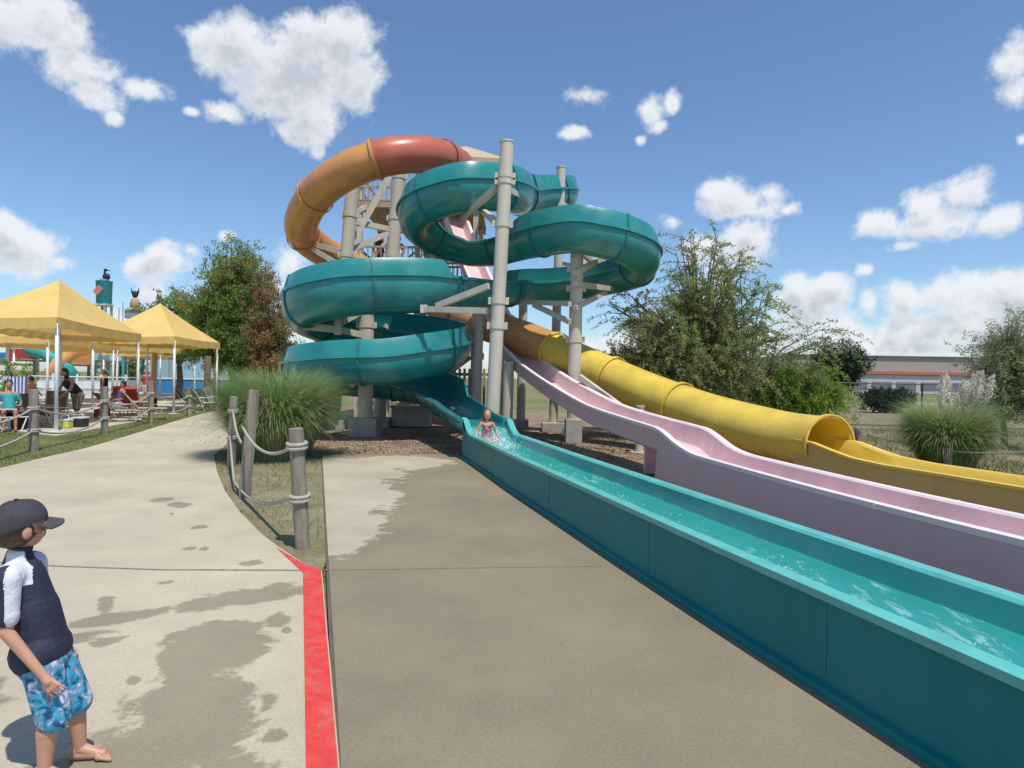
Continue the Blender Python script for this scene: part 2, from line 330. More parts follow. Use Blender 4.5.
def patch_mat(name, c1, c2, c3, s1=1.2, s2=25, bump=.6, lo=.42, hi=.6):
    m, nt, N, L, b = new_mat(name); tc = N.new('ShaderNodeTexCoord'); src = tc.outputs['Object']; b.inputs['Roughness'].default_value = .95; b.inputs['Specular IOR Level'].default_value = .15
    def noise(s, d=8, r=.65):
        q = N.new('ShaderNodeTexNoise'); q.inputs['Scale'].default_value = s; q.inputs['Detail'].default_value = d; q.inputs['Roughness'].default_value = r; L.new(src, q.inputs['Vector']); return q.outputs[0]
    def mixc(f, a, bb, l=lo, h=hi):
        mr = N.new('ShaderNodeMapRange'); mr.inputs[1].default_value = l; mr.inputs[2].default_value = h; L.new(f, mr.inputs[0])
        q = N.new('ShaderNodeMix'); q.data_type = 'RGBA'; L.new(mr.outputs[0], q.inputs[0])
        for i, v in ((6, a), (7, bb)):
            if isinstance(v, tuple): q.inputs[i].default_value = (*v, 1)
            else: L.new(v, q.inputs[i])
        return q.outputs[2]
    c = mixc(noise(s1), c1, c2); c = mixc(noise(s2, 5), c, c3, .45, .7); L.new(c, b.inputs['Base Color'])
    bp = N.new('ShaderNodeBump'); bp.inputs['Strength'].default_value = bump; bp.inputs['Distance'].default_value = .03; L.new(noise(s2 * 1.6, 6), bp.inputs['Height']); L.new(bp.outputs[0], b.inputs['Normal'])
    return m
M['lawn'] = patch_mat('lawn', (.12, .14, .045), (.20, .19, .075), (.07, .10, .03), .35, 12)
M['field'] = patch_mat('field', (.17, .17, .07), (.26, .22, .12), (.10, .12, .04), .12, 5)
M['mulch'] = patch_mat('mulch', (.26, .18, .115), (.38, .30, .21), (.13, .09, .06), 1.4, 22, 1.)
M['soil'] = patch_mat('soil', (.30, .25, .17), (.19, .17, .09), (.15, .15, .06), 1.1, 18, .8)
def gxy(px, py): p = G(px, py); return (p.x, p.y)
def blob_px(px, py, wx, hy, rot=0):
    """patch of wet concrete around the ground point seen at px,py"""
    c = G(px, py); ex = (G(px + wx, py) - c).length; ey = (G(px, py - hy) - G(px, py + hy)).length / 2
    return (c.x, c.y, ex, ey, math.atan2(c.y, c.x) - math.pi / 2 + rot)
DRY = (.475, .41, .305); WET = (.24, .204, .138)
pz = concrete_mat('plaza_concrete', DRY, (.285, .24, .165), [blob_px(*a) for a in [
    (215, 648, 50, 32), (195, 705, 62, 36), (165, 745, 95, 30), (245, 598, 42, 9), (205, 606, 34, 8), (280, 588, 16, 7), (105, 643, 22, 5), (230, 775, 60, 16), (60, 770, 70, 14),
    (106, 603, 7, 9), (130, 616, 50, 5), (180, 505, 9, 3), (190, 548, 8, 3), (204, 548, 6, 3), (165, 499, 10, 2), (202, 527, 7, 2), (172, 514, 3, 2), (168, 582, 10, 2), (278, 620, 10, 6), (287, 630, 5, 3), (268, 700, 10, 9), (275, 735, 12, 8), (133, 680, 6, 4), (205, 687, 6, 2), (70, 640, 30, 5), (-60, 700, 60, 30), (255, 562, 12, 3), (300, 590, 8, 4)]])
pdm = concrete_mat('slide_pad_concrete', WET, DRY, [blob_px(*a) for a in [(345, 470, 60, 14), (350, 495, 55, 18), (345, 525, 42, 20), (335, 548, 28, 8), (400, 462, 50, 7), (330, 480, 40, 30)]])
# ---------------------------------------------------------------- setting
def struct(name, mb, m, label=None, kind='structure', smooth=False):
    o = mb.build(name, m, None, smooth); o['kind'] = kind
    if label: o['label'] = label
    return o
struct('ground', MB().poly([(-900, -60), (900, -60), (900, 2200), (-900, 2200)], -.1, -.06), M['field'])
pl_right = [gxy(275, 406), gxy(250, 425), gxy(214, 455), gxy(217, 472), gxy(225, 491), gxy(240, 512), gxy(262, 534), gxy(279, 547), gxy(303, 563), gxy(322, 571)]
pl_left = [gxy(0, 468), gxy(50, 456), gxy(86, 448), gxy(130, 435), gxy(172, 422), gxy(212, 411), gxy(245, 401)]
jl0, jl1 = Vector((*gxy(322, 454), 0)), Vector((*gxy(340, 768), 0)); jd = (jl1 - jl0).normalized()
jend = jl1 + jd * 6
struct('plaza', MB().poly([(-40, -4), (-14, 4), *[(x, y) for x, y in pl_left], *pl_right, (jl1.x, jl1.y), (jend.x, jend.y), (jend.x, -4)], -.055, 0), pz)
RUN = [(-.98, 12.75), (-.55, 11.2), (.02, 9.0), (.52, 7.2), (1.02, 5.4), (1.42, 4.0), (1.78, 2.8), (2.2, 1.4), (2.75, 0.), (3.6, -2.)]   # near wall of the teal run at the ground
off = .004
struct('slide_pad', MB().poly([(jl0.x + off, jl0.y), (jl1.x + off, jl1.y), (jend.x + off, jend.y), (RUN[-1][0] + .3, jend.y), *[(x + .25, y) for x, y in RUN[::-1]], gxy(441, 454)], -.055, 0.001), pdm)
jm = mat('joint_dirt', (.22, .19, .145), .9, .3, 20)
struct('joint_strip', MB().poly([gxy(60, 567), gxy(0, 563), gxy(-200, 556), gxy(-200, 554.8), gxy(0, 562), gxy(60, 566), gxy(160, 569.4), gxy(303, 570), gxy(303, 571), gxy(160, 570.4)], .001, .004), jm)
struct('pad_joint', MB().poly([gxy(324, 570), gxy(596, 566.2), gxy(596, 566.8), gxy(324, 570.7)], .001, .005), mat('pad_joint_sealant', (.20, .17, .12), .9, .2, 20))
redm = mat('red_line_paint', (.62, .045, .04), .7, .14, 14, bump=.3, dirt=(.42, .2, .15), dscale=9, damt=.5)
rl = [gxy(277, 548.5), gxy(303, 564), gxy(321, 571)]
struct('red_line', MB().poly([*rl, (jl1.x - .008, jl1.y), (jend.x - .008, jend.y), (jend.x - .17, jend.y), gxy(306, 768), gxy(303, 573), gxy(285, 556)], .001, .006), redm)
struct('gap_dirt', MB().poly([(jl0.x - .02, jl0.y), (jl1.x - .02, jl1.y), (jend.x - .02, jend.y), (jend.x + .05, jend.y), (jl1.x + .05, jl1.y), (jl0.x + .05, jl0.y)], -.05, -.008), mat('gap_dirt', (.11, .095, .07), .95))
# island of weeds between path and pad, mulch bed under the slides, lawn strip, patio
struct('island', MB().poly([*pl_right[::-1], gxy(300, 402), (-4.6, 14.2), (jl0.x, jl0.y), (jl0.x + jd.x * 7.6, jl0.y + jd.y * 7.6)], -.06, -.012), M['soil'])
struct('mulch_bed', MB().poly([(-9, 14.3), (-4.6, 14.2), (jl0.x, jl0.y), gxy(441, 454), *[(x + .2, y) for x, y in RUN], (8, -3), (7.9, 5), (7.6, 9), (7, 13), (6, 20), (4, 30), (-10, 34), (-11, 22)], -.058, -.022), M['mulch'])
struct('lawn', MB().poly([(-40, -4), (-14, 4), *pl_left, gxy(262, 399), gxy(230, 396), gxy(-200, 400), (-60, 30), (-60, 0)], -.06, -.025), M['lawn'])
patm = concrete_mat('patio_concrete', (.48, .43, .35), (.3, .26, .2), [blob_px(160, 410, 20, 3), blob_px(30, 425, 20, 3)])
struct('patio', MB().poly([gxy(-160, 440), gxy(0, 429), gxy(57, 436), gxy(141, 420.5), gxy(143, 415), gxy(176, 412), gxy(216, 405.5), gxy(225, 398), (-20, 62), (-45, 50), (-40, 22)], -.055, .004), patm)
struct('verge', MB().poly([(7.9, -3), (30, -3), (60, 20), (40, 60), (8, 40), (7, 13), (7.6, 9), (7.9, 5)], -.05, -.02), M['soil'])
struct('far_road', MB().poly([(20, 52), (140, 52), (140, 57), (20, 57)], -.05, -.01), mat('far_asphalt', (.3, .29, .27), .9))
# ---------------------------------------------------------------- slide sweeps
def catmull(pts, vals, step=.12):
    """pts: control points; vals: per-point parameter tuples. returns evenly spaced samples"""
    pts = [Vector(p) for p in pts]; n = len(pts); P_ = []; V_ = []
    for i in range(n - 1):
        p0 = pts[max(i - 1, 0)]; p1 = pts[i]; p2 = pts[i + 1]; p3 = pts[min(i + 2, n - 1)]
        if i == 0: p0 = p1 * 2 - p2
        if i == n - 2: p3 = p2 * 2 - p1
        k = max(2, int((p2 - p1).length / step))
        for j in range(k):
            t = j / k
            q = .5 * ((2 * p1) + (p2 - p0) * t + (2 * p0 - 5 * p1 + 4 * p2 - p3) * t * t + (3 * p1 - p0 - 3 * p2 + p3) * t ** 3)
            P_.append(q); V_.append(tuple(a + (b - a) * t for a, b in zip(vals[i], vals[i + 1])))
    P_.append(pts[-1]); V_.append(vals[-1]); return P_, V_
def frames(P_, banks=None):
    fr = []
    for i, p in enumerate(P_):
        t = (P_[min(i + 1, len(P_) - 1)] - P_[max(i - 1, 0)]).normalized()
        l = Vector((0, 0, 1)).cross(t).normalized(); u = t.cross(l).normalized(); b = R(banks[i]) if banks else 0
        fr.append((p, l * math.cos(b) + u * math.sin(b), u * math.cos(b) - l * math.sin(b), t))
    return fr
def sweep(mb, fr, prof, i0=0, i1=None, closed=True, caps=True, mi=0):
    """prof(i) -> list of (u, v), always the same length"""
    i1 = len(fr) - 1 if i1 is None else i1; vs = []; m = None
    for i in range(i0, i1 + 1):
        p, l, u, t = fr[i]; pr = prof(i); m = len(pr); vs += [p + l * a + u * b for a, b in pr]
    fs = []; k = i1 - i0 + 1
    for i in range(k - 1):
        for j in range(m if closed else m - 1):
            jj = (j + 1) % m; fs.append((i * m + j, i * m + jj, (i + 1) * m + jj, (i + 1) * m + j))
    if caps and closed: fs += [tuple(range(m))[::-1], tuple((k - 1) * m + j for j in range(m))]
    return mb.add(vs, fs, mi)
def ell_profile(a, b, al, ar, t=.035, fl=.06, out=0.):
    """open flume shell: elliptical bottom, side walls reaching al / ar degrees above the flange"""
    al = max(al, 5.5); ar = max(ar, 5.5)
    side = lambda al_: [al_ - (al_ - 4.6) * k / 5 for k in range(6)]
    ths = []
    for th in side(al): ths.append((th, 0))
    ths += [(4.2, 1), (-2.5, 1), (-3.2, 0)]
    for k in range(1, 16): ths.append((-3.2 - (180 - 6.4) * k / 16, 0))
    ths += [(-176.8, 0), (-177.5, 1), (-184.2, 1)]
    for th in side(ar)[::-1]: ths.append((-180 - th, 0))
    def pt(th, r, f):
        c, s = math.cos(R(th)), math.sin(R(th))
        # upper walls lean only a little inward
        if s > 0: c = (abs(c) * .16 + .84) * (1 if c > 0 else -1)
        e = fl if f else 0
        return ((a + r + e) * c, (b + r) * s if s < 0 else .50 * s)
    outer = [pt(th, out, f) for th, f in ths]; inner = [pt(th, out - t, 0) for th, f in ths][::-1]
    return outer + inner
def arc(cx, cy, r, a0, a1, z0, z1, n):
    """angles measured clockwise-friendly in degrees: 0 = right(+x), 90 = far(+y), 180 = left, 270 = near"""
    return [(cx + r * math.cos(R(a0 + (a1 - a0) * k / n)), cy + r * math.sin(R(a0 + (a1 - a0) * k / n)), z0 + (z1 - z0) * k / n) for k in range(n + 1)]
HI = 62
T = []   # (point, (bank, al, ar, a, b))
def addp(pts, v0, v1=None):
    v1 = v1 or v0
    for k, p in enumerate(pts):
        f = k / max(1, len(pts) - 1); T.append((p, tuple(x + (y - x) * f for x, y in zip(v0, v1))))
S = .51; SB = .60
addp([(-1.2, 22.3, 8.35), (-.4, 22.1, 8.25)], (0, 8, 8, S, SB))
addp([(.5, 21.8, 8.08), (1.2, 21.35, 7.85), (1.52, 20.7, 7.6), (1.15, 20.0, 7.35), (.5, 19.2, 7.1), (.12, 18.3, 6.85), (.0, 17.3, 6.62), (-.35, 16.4, 6.45)], (9, HI, 6, S, SB))
addp(arc(-1.24, 17.2, 1.36, 275, 180, 6.3, 5.85, 5), (9, HI, 6, S, SB)); addp(arc(-1.24, 17.2, 1.36, 165, 90, 5.78, 5.42, 4), (6, 30, 6, S, .6), (4, 6, 6, S, .6))
addp([(-.55, 18.3, 5.4)], (2, 6, 6, S, .62)); addp([(.05, 17.6, 5.40)], (0, 6, 6, S, SB))
addp([(.6, 16.75, 5.36)], (-4, 6, HI, S, SB))
addp(arc(1.95, 17.25, 1.44, 250, 385, 5.32, 4.72, 7), (-9, 6, HI, S, SB))
addp([(2.2, 18.68, 4.56), (1.2, 18.72, 4.42), (.45, 18.45, 4.33)], (-5, 6, HI, S, SB))
addp([(.1, 18.3, 4.29)], (0, 6, HI, S, SB)); addp([(-.15, 18.1, 4.25)], (0, 6, 6, .53, .62)); addp([(-.9, 17.3, 4.13)], (0, 6, 6, .54, .64)); addp([(-1.35, 16.9, 4.08)], (3, 6, 6, .56, .68)); addp([(-1.55, 16.75, 4.06)], (4, 6, 6, .56, .72)); addp([(-1.9, 16.42, 4.03)], (6, 6, 6, .57, .75)); addp([(-2.0, 16.34, 4.02)], (6, HI, 6, .57, .76))
addp([(-2.4, 16.05, 3.98)], (8, HI, 6, .58, .80))
addp(arc(-3.65, 17.6, 1.98, 270, 90, 3.86, 3.05, 9), (10, HI, 6, .58, .80))
addp(arc(-3.6, 17.55, 1.9, 60, -75, 2.92, 1.98, 6), (9, HI, 6, .57, .62))
addp(arc(-3.65, 17.6, 1.98, 262, 90, 1.93, 1.42, 9), (9, HI, 6, .57, .56))
addp([(-2.95, 19.35, 1.32)], (8, HI, 6, .55, .55)); addp([(-2.42, 18.6, 1.26), (-2.1, 17.6, 1.19), (-1.85, 16.8, 1.13)], (6, HI, 6, .54, .5)); addp([(-1.66, 16.2, 1.08)], (3, HI, 6, .53, .48)); addp([(-1.6, 16.0, 1.06)], (3, 8, 6, .52, .47))
addp([(-1.3, 15.1, .97), (-1.04, 14.25, .88)], (0, 7, 7, .49, .44)); addp([(-.84, 13.6, .82)], (0, 6, 6, .46, .42)); addp([(-.66, 12.95, .78)], (0, 5, 5, .455, .4)); addp([(-.56, 12.62, .765)], (0, 5, 5, .455, .38))
Pt, Vt = catmull([t[0] for t in T], [t[1] for t in T], .12)
frT = frames(Pt, [v[0] for v in Vt])
teal = thing('water_slide', 'teal open slide spiralling in wide loops down to a long straight run-out', 'water slide', (-.5, 14, 0))
def pT(i): v = Vt[i]; return ell_profile(v[3], v[4], v[1], v[2])
# the flume is bolted together out of sections, one part each
cum = [0]
for i in range(1, len(Pt)): cum.append(cum[-1] + (Pt[i] - Pt[i - 1]).length)
cuts = [0]; SEC = 2.05
for i in range(len(cum)):
    if cum[i] - cum[cuts[-1]] >= SEC: cuts.append(i)
if cum[-1] - cum[cuts[-1]] < .8: cuts[-1] = len(cum) - 1
else: cuts.append(len(cum) - 1)
M['teal_flange'] = mat('teal_flange', (.02, .16, .18), .45, .1, 5)
for a, b in zip(cuts[:-1], cuts[1:]):
    mb = MB(); sweep(mb, frT, pT, a, b); sec = mb.build('flume_section', M['teal'], teal, auto=38)
    if a:
        mb = MB(); p, l, u, t = frT[a]; v = Vt[a]
        f2 = [(p - t * .03, l, u, t), (p + t * .03, l, u, t)]
        sweep(mb, f2, lambda i: ell_profile(v[3], v[4], v[1] + 2, v[2] + 2, t=.05, out=.035, fl=.03)); mb.build('joint_flange', M['teal_flange'], teal, auto=38)
# straight run-out with walls to the ground
def resample2(pts, step=.25):
    q, _ = catmull([(*p, 0) for p in pts], [(0,)] * len(pts), step); return q
WID = .86
near = resample2(RUN)
mid = []
for i, p in enumerate(near):
    t = (near[min(i + 1, len(near) - 1)] - near[max(i - 1, 0)]).normalized(); n_ = Vector((0, 0, 1)).cross(t); mid.append(Vector((p.x + n_.x * (WID / 2 + .04), p.y + n_.y * (WID / 2 + .04), 0)))
frR = frames(mid)
def run_h(i, top=.53):
    y = mid[i].y; s = max(0, min(1, (y - 12.15) / .6)); s = s * s * (3 - 2 * s); return top + .27 * s
w = WID / 2
def pR(i):
    h = run_h(i); d = h - .53
    L_ = [(w + .075, -.02), (w + .075, .045), (w + .035, .055), (w + .035, h - .045), (w + .065, h - .045), (w + .068, h - .002), (w - .03, h), (w - .05, h - .02), (w - .085, h - .2), (w - .14, .26 + d), (w - .24, .19 + d), (w - .33, .172 + d)]
    return L_ + [(-a, b) for a, b in L_[::-1]]
mb = MB(); sweep(mb, frR, pR)
run = mb.build('run_out_channel', [M['teal_wall'], M['teal_rim'], M['teal']], teal, auto=30)
mprof = 24
for k, f in enumerate(run.data.polygons[:-2]):
    j = k % mprof
    if j in (4, 5, 6, 16, 17, 18): f.material_index = 1
    elif 7 <= j <= 15: f.material_index = 2
# seams on the run-out walls
for yy in (10.3, 7.6, 5.1, 3.45, 1.2):
    i = min(range(len(mid)), key=lambda k: abs(mid[k].y - yy)); p, l, u, t = frR[i]
    for sg in (1, -1):
        mb = MB(); fr_ = [(p - t * .005, l, u, t), (p + t * .005, l, u, t)]
        sweep(mb, fr_, lambda q: [(sg * (w + .032), .06), (sg * (w + .038), .06), (sg * (w + .038), .484), (sg * (w + .032), .484)][::sg]); mb.build('panel_seam', M['teal_flange'], run)
# running water in the channel
def water_material():
    m, nt, N, L, b = new_mat('running_water'); b.inputs['Roughness'].default_value = .06; b.inputs['IOR'].default_value = 1.33; b.inputs['Base Color'].default_value = (.10, .48, .44, 1)
    tc = N.new('ShaderNodeTexCoord'); mp = N.new('ShaderNodeMapping'); mp.inputs['Rotation'].default_value = (0, 0, R(-16)); mp.inputs['Scale'].default_value = (5.5, 1.7, 1); L.new(tc.outputs['Object'], mp.inputs[0])
    n1 = N.new('ShaderNodeTexNoise'); n1.inputs['Scale'].default_value = 2.6; n1.inputs['Detail'].default_value = 9; n1.inputs['Roughness'].default_value = .72; n1.inputs['Distortion'].default_value = .6; L.new(mp.outputs[0], n1.inputs['Vector'])
    n2 = N.new('ShaderNodeTexNoise'); n2.inputs['Scale'].default_value = .9; n2.inputs['Detail'].default_value = 3; L.new(tc.outputs['Object'], n2.inputs['Vector'])
    ad = N.new('ShaderNodeMath'); ad.operation = 'MULTIPLY_ADD'; L.new(n2.outputs[0], ad.inputs[0]); ad.inputs[1].default_value = .55; L.new(n1.outputs[0], ad.inputs[2])
    mr = N.new('ShaderNodeMapRange'); mr.inputs[1].default_value = .86; mr.inputs[2].default_value = 1.2; L.new(ad.outputs[0], mr.inputs[0])
    tr = N.new('ShaderNodeBsdfTransparent'); tr.inputs[0].default_value = (.62, .95, .92, 1); gl = N.new('ShaderNodeBsdfGlossy'); gl.inputs['Roughness'].default_value = .08; gl.inputs['Color'].default_value = (.55, .85, .82, 1)
    fr = N.new('ShaderNodeFresnel'); fr.inputs[0].default_value = 1.33; bp = N.new('ShaderNodeBump'); bp.inputs['Strength'].default_value = .35; bp.inputs['Distance'].default_value = .02; L.new(n1.outputs[0], bp.inputs['Height'])
    L.new(bp.outputs[0], gl.inputs['Normal']); L.new(bp.outputs[0], fr.inputs['Normal'])
    a = N.new('ShaderNodeMixShader'); fm = N.new('ShaderNodeMath'); fm.operation = 'MULTIPLY'; fm.inputs[1].default_value = .45; L.new(fr.outputs[0], fm.inputs[0]); L.new(fm.outputs[0], a.inputs[0]); df = N.new('ShaderNodeBsdfDiffuse'); df.inputs[0].default_value = (.05, .47, .42, 1); mt = N.new('ShaderNodeMixShader'); mt.inputs[0].default_value = .7; L.new(tr.outputs[0], mt.inputs[1]); L.new(df.outputs[0], mt.inputs[2]); L.new(mt.outputs[0], a.inputs[1]); L.new(gl.outputs[0], a.inputs[2])
    b.inputs['Base Color'].default_value = (.62, .84, .82, 1); b.inputs['Roughness'].default_value = .4; L.new(bp.outputs[0], b.inputs['Normal'])
    c = N.new('ShaderNodeMixShader'); L.new(mr.outputs[0], c.inputs[0]); L.new(a.outputs[0], c.inputs[1]); L.new(b.outputs[0], c.inputs[2]); L.new(c.outputs[0], N['Material Output'].inputs[0]); return m
M['water'] = water_material()
rnd = random.Random(3); mb = MB(); vs = []; nx = 15; pts_, _ = catmull(mid, [(0,)] * len(mid), .05); frW = frames(pts_)
from mathutils import noise as mnoise
for i, (p, l, u, t) in enumerate(frW):
    d = max(0, min(1, (p.y - 12.15) / .6)); d = .27 * d * d * (3 - 2 * d)
    for j in range(nx):
        a = (j / (nx - 1) * 2 - 1) * (w - .078); q = Vector((p.x * 4, p.y * 2.0, j * .25))
        vs.append(p + l * a + Vector((0, 0, (.352 - .02 * min(1, max(0, (p.y - 11) / 2))) + d + .010 * mnoise.noise(q) + .004 * mnoise.noise(q * 3) + .03 * (a / w) ** 2)))
mb.add(vs, [(i * nx + j, i * nx + j + 1, (i + 1) * nx + j + 1, (i + 1) * nx + j) for i in range(len(frW) - 1) for j in range(nx - 1)])
wo = mb.build('water', M['water'], None, smooth=True); tag(wo, 'shallow foaming water running down the teal run-out', None, None, 'structure')
# ---------------------------------------------------------------- pink slide
pk = [((-2.95, 25.2, 8.75), 0), ((-2.7, 24.4, 8.7), 0), ((-2.45, 23.9, 8.3), 0), ((-1.4, 21.6, 5.6), 0), ((-.15, 19.0, 2.95), 0), ((.35, 17.8, 2.25), 0), ((.95, 16.1, 1.72), 0), ((1.6, 14.4, 1.28), 0), ((2.0, 13.2, 1.06), 0), ((2.42, 11.6, .93), 0), ((2.62, 10.6, .88), 0), ((2.72, 10.0, .84), 0), ((2.83, 9.4, .68), .5), ((2.93, 9.0, .6), 1), ((3.05, 8.4, .58), 1), ((3.4, 6.5, .57), 1), ((3.75, 4.9, .57), 1), ((4.2, 3.3, .57), 1), ((5.0, .8, .57), 1), ((6.1, -2, .57), 1)]
Pp, Vp = catmull([p for p, _ in pk], [(v,) for _, v in pk], .12); frP = frames(Pp)
pink = thing('water_slide', 'pink open racing slide dropping straight from the tower and running between teal and yellow chutes', 'water slide', (3, 9, 0))
wp = .36
def pP(i):
    L_ = [(wp - .06, -.42), (wp + .02, -.36), (wp + .04, -.05), (wp + .085, -.05), (wp + .085, 0), (wp, .002), (wp - .02, -.02), (wp - .05, -.2), (wp - .1, -.3), (wp - .18, -.315)]
    return L_ + [(-a, b) for a, b in L_[::-1]]
mb = MB(); sweep(mb, frP, pP); po = mb.build('chute', [M['pink'], M['pink_rim'], M['pink_wall']], pink, auto=30)
for k, f in enumerate(po.data.polygons[:-2]):
    if k % 20 in (2, 3, 4, 5, 13, 14, 15, 16): f.material_index = 1
    elif k % 20 in (0, 1, 17, 18, 19): f.material_index = 2
# skirts of the level part, down to the ground
i0 = min(range(len(Pp)), key=lambda k: abs(Pp[k].y - 9.95) if k > 60 else 99)
for s in (1, -1):
    mb = MB()
    def sk(i):
        z = frP[i][0].z; return [(s * (wp + .045), -.045 ), (s * (wp + .075), -.045), (s * (wp + .075), -z / frP[i][2].z - .02), (s * (wp + .045), -z / frP[i][2].z - .02)][::s]
    sweep(mb, frP, sk, i0); mb.build('skirt_panel', M['pink_wall'], pink, auto=30)
p, l, u, t = frP[i0]
mb = MB(); mb.box((p.x, p.y, p.z / 2 - .24), (wp * 2 + .14, .03, p.z - .4), math.atan2(t.y, t.x) - math.pi / 2); mb.build('end_panel', M['pink_wall'], pink)
for k, yy in enumerate((11.0, 10.5)):
    pp = min(Pp[60:], key=lambda q: abs(q.y - yy)); mb = MB(); mb.box((pp.x, pp.y, (pp.z - .4) / 2), (.5, .07, pp.z - .4), .25); mb.build('support_leg', M['pink'], pink)
for yy in (20.3, 17.2, 14.6, 12.2, 7.7, 5.6, 3.9):
    i = min(range(len(Pp)), key=lambda k: abs(Pp[k].y - yy)); p, l, u, t = frP[i]; mb = MB()
    sweep(mb, [(p - t * .008, l, u, t), (p + t * .008, l, u, t)], lambda q: [(a * 1.01 + (.003 if a > 0 else -.003), b + (.003 if b > -.1 else -.004)) for a, b in pP(0)]); mb.build('joint_flange', M['pink_rim'], pink)
# ---------------------------------------------------------------- red / orange / yellow tube slide
yk = [(-3.0, 22.6, 8.35), (-2.3, 21.9, 8.3), (-1.75, 20.6, 8.15), (-1.85, 19.1, 7.95), (-2.5, 17.9, 7.78), (-3.55, 17.35, 7.5), (-4.75, 17.55, 7.1), (-5.85, 18.45, 6.6), (-6.6, 19.9, 6.05), (-6.25, 21.2, 5.65), (-5.3, 22.1, 5.25), (-4.0, 22.3, 4.75), (-2.6, 21.7, 4.1), (-1.2, 20.4, 3.4), (.5, 18.6, 2.7), (2.3, 16.3, 1.75), (3.3, 15.1, 1.25), (4.2, 13.6, .84), (5.05, 12.2, .58), (5.35, 11.5, .53), (5.5, 11.05, .53)]
Py, _ = catmull(yk, [(0,)] * len(yk), .12); frY = frames(Py)
yel = thing('water_slide', 'tube slide, red on top, orange round the high bend, yellow down to its mouth', 'water slide', (4.5, 13, 0))
RT = .50
def circ(r, t=.03): return [(r * math.cos(R(a)), r * math.sin(R(a))) for a in range(0, 360, 12)]
cy = [0]
for i in range(1, len(Py)): cy.append(cy[-1] + (Py[i] - Py[i - 1]).length)
cutsY = [0]
for i in range(len(cy)):
    if cy[i] - cy[cutsY[-1]] >= 2.2: cutsY.append(i)
cutsY[-1] = len(cy) - 1
def inner_tube(mb, fr, r, a, b):
    n = 30; vs = []
    for i in range(a, b + 1):
        p, l, u, t = fr[i]; vs += [p + l * x + u * y for x, y in circ(r)]; vs += [p + l * x + u * y for x, y in circ(r - .025)]
    fs = []; k = b - a
    for i in range(k):
        o = i * 2 * n; q = (i + 1) * 2 * n
        for j in range(n):
            jj = (j + 1) % n; fs.append((o + j, o + jj, q + jj, q + j)); fs.append((o + n + jj, o + n + j, q + n + j, q + n + jj))
    for j in range(n):
        jj = (j + 1) % n; fs.append((j, n + j, n + jj, jj)); o = k * 2 * n; fs.append((o + j, o + jj, o + n + jj, o + n + j))
    mb.add(vs, fs)
for a, b in zip(cutsY[:-1], cutsY[1:]):
    q = Py[(a + b) // 2]; s = cy[(a + b) // 2]
    m = M['red'] if s < 6.9 else (M['orange'] if q.y > 18.3 or q.x < .3 else M['yellow'])
    mb = MB(); inner_tube(mb, frY, RT, a, b); mb.build('tube_section', m, yel, auto=60)
    if a:
        p, l, u, t = frY[a]; mb = MB(); inner_tube(mb, [(p - t * .045, l, u, t), (p + t * .045, l, u, t)], RT + .055, 0, 1); mb.build('joint_flange', m, yel, auto=40)
mr_ = MB(); p, l, u, t = frY[-1]; inner_tube(mr_, [(p - t * .03, l, u, t), (p + t * .03, l, u, t)], RT + .04, 0, 1); mr_.build('mouth_rim', M['yellow'], yel, auto=40)
ok = [((5.42, 11.35), .62), ((5.55, 10.9), .60), ((5.66, 10.5), .52), ((5.78, 10.1), .45), ((5.95, 9.5), .42), ((6.3, 8.3), .42), ((6.75, 6.6), .42), ((7.4, 4.2), .42), ((8.3, 1.2), .42), ((9.2, -1.5), .42)]
Po, Vo = catmull([(*p, 0) for p, _ in ok], [(h,) for _, h in ok], .2); frO = frames(Po); wy = .40
def pO(i):
    h = Vo[i][0]
    L_ = [(wy + .08, -.02), (wy + .08, h - .04), (wy + .12, h - .04), (wy + .12, h), (wy + .03, h + .002), (wy, h - .03), (wy - .04, h - .2), (wy - .12, .14), (wy - .25, .08)]
    return L_ + [(-a, b) for a, b in L_[::-1]]
M['yellow_open'] = mat('yellow_open_flume', (.76, .54, .09), .4, .1, 2, dirt=(.4, .24, .06), dscale=2, damt=.4, streak=True)
M['yellow_wall'] = mat('yellow_outer_shaded', (.58, .42, .14), .5, .08, 2, dirt=(.46, .34, .14), dscale=2, damt=.5, streak=True)  # browner copy of the open-flume yellow, with the wall's shade in its colour
mb = MB(); sweep(mb, frO, pO); oc = mb.build('open_channel', [M['yellow_open'], M['yellow_wall']], yel, auto=30)
for k, f in enumerate(oc.data.polygons[:-2]):
    if k % 18 in (0, 1, 16, 15): f.material_index = 1
# ---------------------------------------------------------------- columns
def column(px, pybase, y, ztop, r, name_label, lean=0., foot=None, bands=()):
    b = P(px, pybase, y); base = Vector((b.x, y, -.03)); top = Vector((b.x + lean, y, ztop))
    t = thing('support_column', name_label, 'column', base, 'steel columns holding up the slides')
    shaft = MB().tube([base, top], r, 24).build('shaft', M['steel'], t, auto=40)
    d = (top - base)
    MB().tube([top - d.normalized() * .005, top + d.normalized() * .03], r + .012, 24).build('cap_plate', M['steel'], shaft, auto=40)
    for z in bands:
        c = base + d * ((z - base.z) / d.z); MB().tube([c - d.normalized() * .07, c + d.normalized() * .07], r + .018, 24).build('clamp_band', M['steel'], shaft, auto=40)
    if foot:
        w_, h_ = foot; MB().box((base.x, base.y, h_ / 2 - .03), (w_, w_, h_), bev=.03).build('footing', M['concrete_foot'], t)
    else:
        MB().tube([(base.x, base.y, -.03), (base.x, base.y, .0)], r + .12, 20).build('base_plate', M['steel'], t, auto=40)
    for z in bands:
        for sg in (-1, 1):
            c = base + d * ((z - base.z) / d.z); MB().box((c.x + sg * (r + .045), c.y, c.z), (.07, .05, .16), bev=.008).build('clamp_lug', M['steel'], shaft)
    return t
